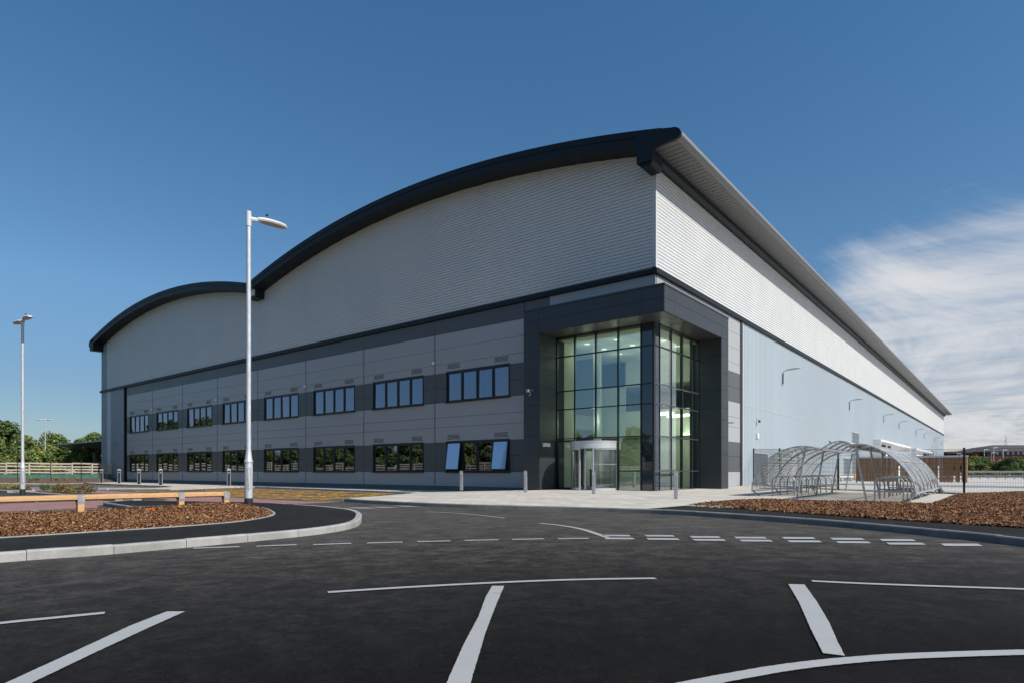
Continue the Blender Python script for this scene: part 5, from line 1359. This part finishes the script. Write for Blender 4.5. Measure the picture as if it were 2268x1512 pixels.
# ================================================================== CAMERA, SUN, SKY
cam = bpy.data.cameras.new('camera'); co = bpy.data.objects.new('camera', cam); COL.objects.link(co); SC.camera = co
cam.sensor_width = 36; cam.lens = FPX/2268*36; cam.shift_y = (HZ-756)/2268
co.location = (0, 0, CH); co.rotation_euler = (rad(90), 0, YAW); cam.clip_start = .05; cam.clip_end = 6000
ELEV, DEL = rad(43), rad(1.6)     # the sun stands off the end of the long wall's normal
to_sun = Vector((math.cos(ELEV)*math.cos(DEL), math.cos(ELEV)*math.sin(DEL), math.sin(ELEV)))
sun = bpy.data.lights.new('sun', 'SUN'); sun.energy = 5; sun.angle = rad(.53); sun.color = (1, .955, .89)
so2 = bpy.data.objects.new('sun', sun); COL.objects.link(so2); so2.rotation_euler = (-to_sun).to_track_quat('-Z', 'Y').to_euler()
w = bpy.data.worlds.new('World'); SC.world = w; w.use_nodes = True; nt = w.node_tree
bg = nt.nodes['Background']; bg.inputs['Strength'].default_value = .085
sky = add(nt, 'ShaderNodeTexSky', sky_type='NISHITA'); sky.sun_disc = False; sky.sun_elevation = ELEV
sky.sun_rotation = math.atan2(to_sun.x, to_sun.y); sky.altitude = 60; sky.air_density = 1.0; sky.dust_density = .3; sky.ozone_density = 3.0
tc = add(nt, 'ShaderNodeTexCoord'); sep = add(nt, 'ShaderNodeSeparateXYZ'); nt.links.new(tc.outputs['Generated'], sep.inputs[0])
def mth(op, a, b2=None, clamp=False):
    n = add(nt, 'ShaderNodeMath', operation=op); n.use_clamp = clamp
    for i, v in enumerate((a, b2)):
        if v is None: continue
        if isinstance(v, (int, float)): n.inputs[i].default_value = v
        else: nt.links.new(v, n.inputs[i])
    return n.outputs[0]
zc = mth('MAXIMUM', sep.outputs[2], .03)
den = mth('ADD', zc, .06)
cmb = add(nt, 'ShaderNodeCombineXYZ'); nt.links.new(mth('DIVIDE', sep.outputs[0], den), cmb.inputs[0]); nt.links.new(mth('DIVIDE', sep.outputs[1], den), cmb.inputs[1])
mpn = mapping(nt, cmb.outputs[0], (.9, .34, 1), (0, 0, rad(-38)))
c1 = noise(nt, mpn, .9, 12, .68, .8); c2 = noise(nt, mapping(nt, cmb.outputs[0], (.5, 1.9, 1), (0, 0, rad(25))), 1.6, 7, .6, .4)
cl_ = mth('ADD', mth('MULTIPLY', c1, .68), mth('MULTIPLY', c2, .32))
# clouds gather to the right of the view and low down
side = mth('ADD', mth('MULTIPLY', sep.outputs[0], .90), mth('MULTIPLY', sep.outputs[1], .50))
m1 = add(nt, 'ShaderNodeMapRange', interpolation_type='SMOOTHSTEP'); nt.links.new(side, m1.inputs[0]); m1.inputs[1].default_value = .21; m1.inputs[2].default_value = .38
m2 = add(nt, 'ShaderNodeMapRange', interpolation_type='SMOOTHSTEP'); nt.links.new(sep.outputs[2], m2.inputs[0]); m2.inputs[1].default_value = .40; m2.inputs[2].default_value = .25
bias = mth('MULTIPLY', m1.outputs[0], m2.outputs[0])
dn = add(nt, 'ShaderNodeMapRange', interpolation_type='SMOOTHSTEP'); nt.links.new(mth('ADD', cl_, mth('MULTIPLY', bias, .40)), dn.inputs[0]); dn.inputs[1].default_value = .62; dn.inputs[2].default_value = .98
fac = mth('MULTIPLY', dn.outputs[0], .9)
hsv = add(nt, 'ShaderNodeHueSaturation'); nt.links.new(sky.outputs[0], hsv.inputs['Color']); hsv.inputs['Saturation'].default_value = 1.1
skyc = mixc(nt, 1.0, hsv.outputs[0], ramp(nt, sep.outputs[2], [(0, (.60, .66, .80)), (.12, (.74, .82, .89)), (.25, (1.08, 1.23, 1.24)), (.6, (.95, 1.38, 1.45))]), 'MULTIPLY')
cc_ = ramp(nt, c1, [(.3, rgba((.66, .69, .76))), (.7, rgba((.98, .98, .98)))])
sc2 = mixc(nt, 1.0, cc_, (10, 10, 10, 1), 'MULTIPLY')
fin = mixc(nt, fac, skyc, sc2)
nt.links.new(fin, bg.inputs['Color'])
vs = SC.view_settings; vs.view_transform = 'Standard'; vs.look = 'None'; vs.exposure = 0; vs.gamma = 1; vs.use_curve_mapping = False
SC.cycles.max_bounces = 8; SC.cycles.transparent_max_bounces = 24; SC.cycles.caustics_reflective = False; SC.cycles.caustics_refractive = False
SC.cycles.sample_clamp_indirect = 6
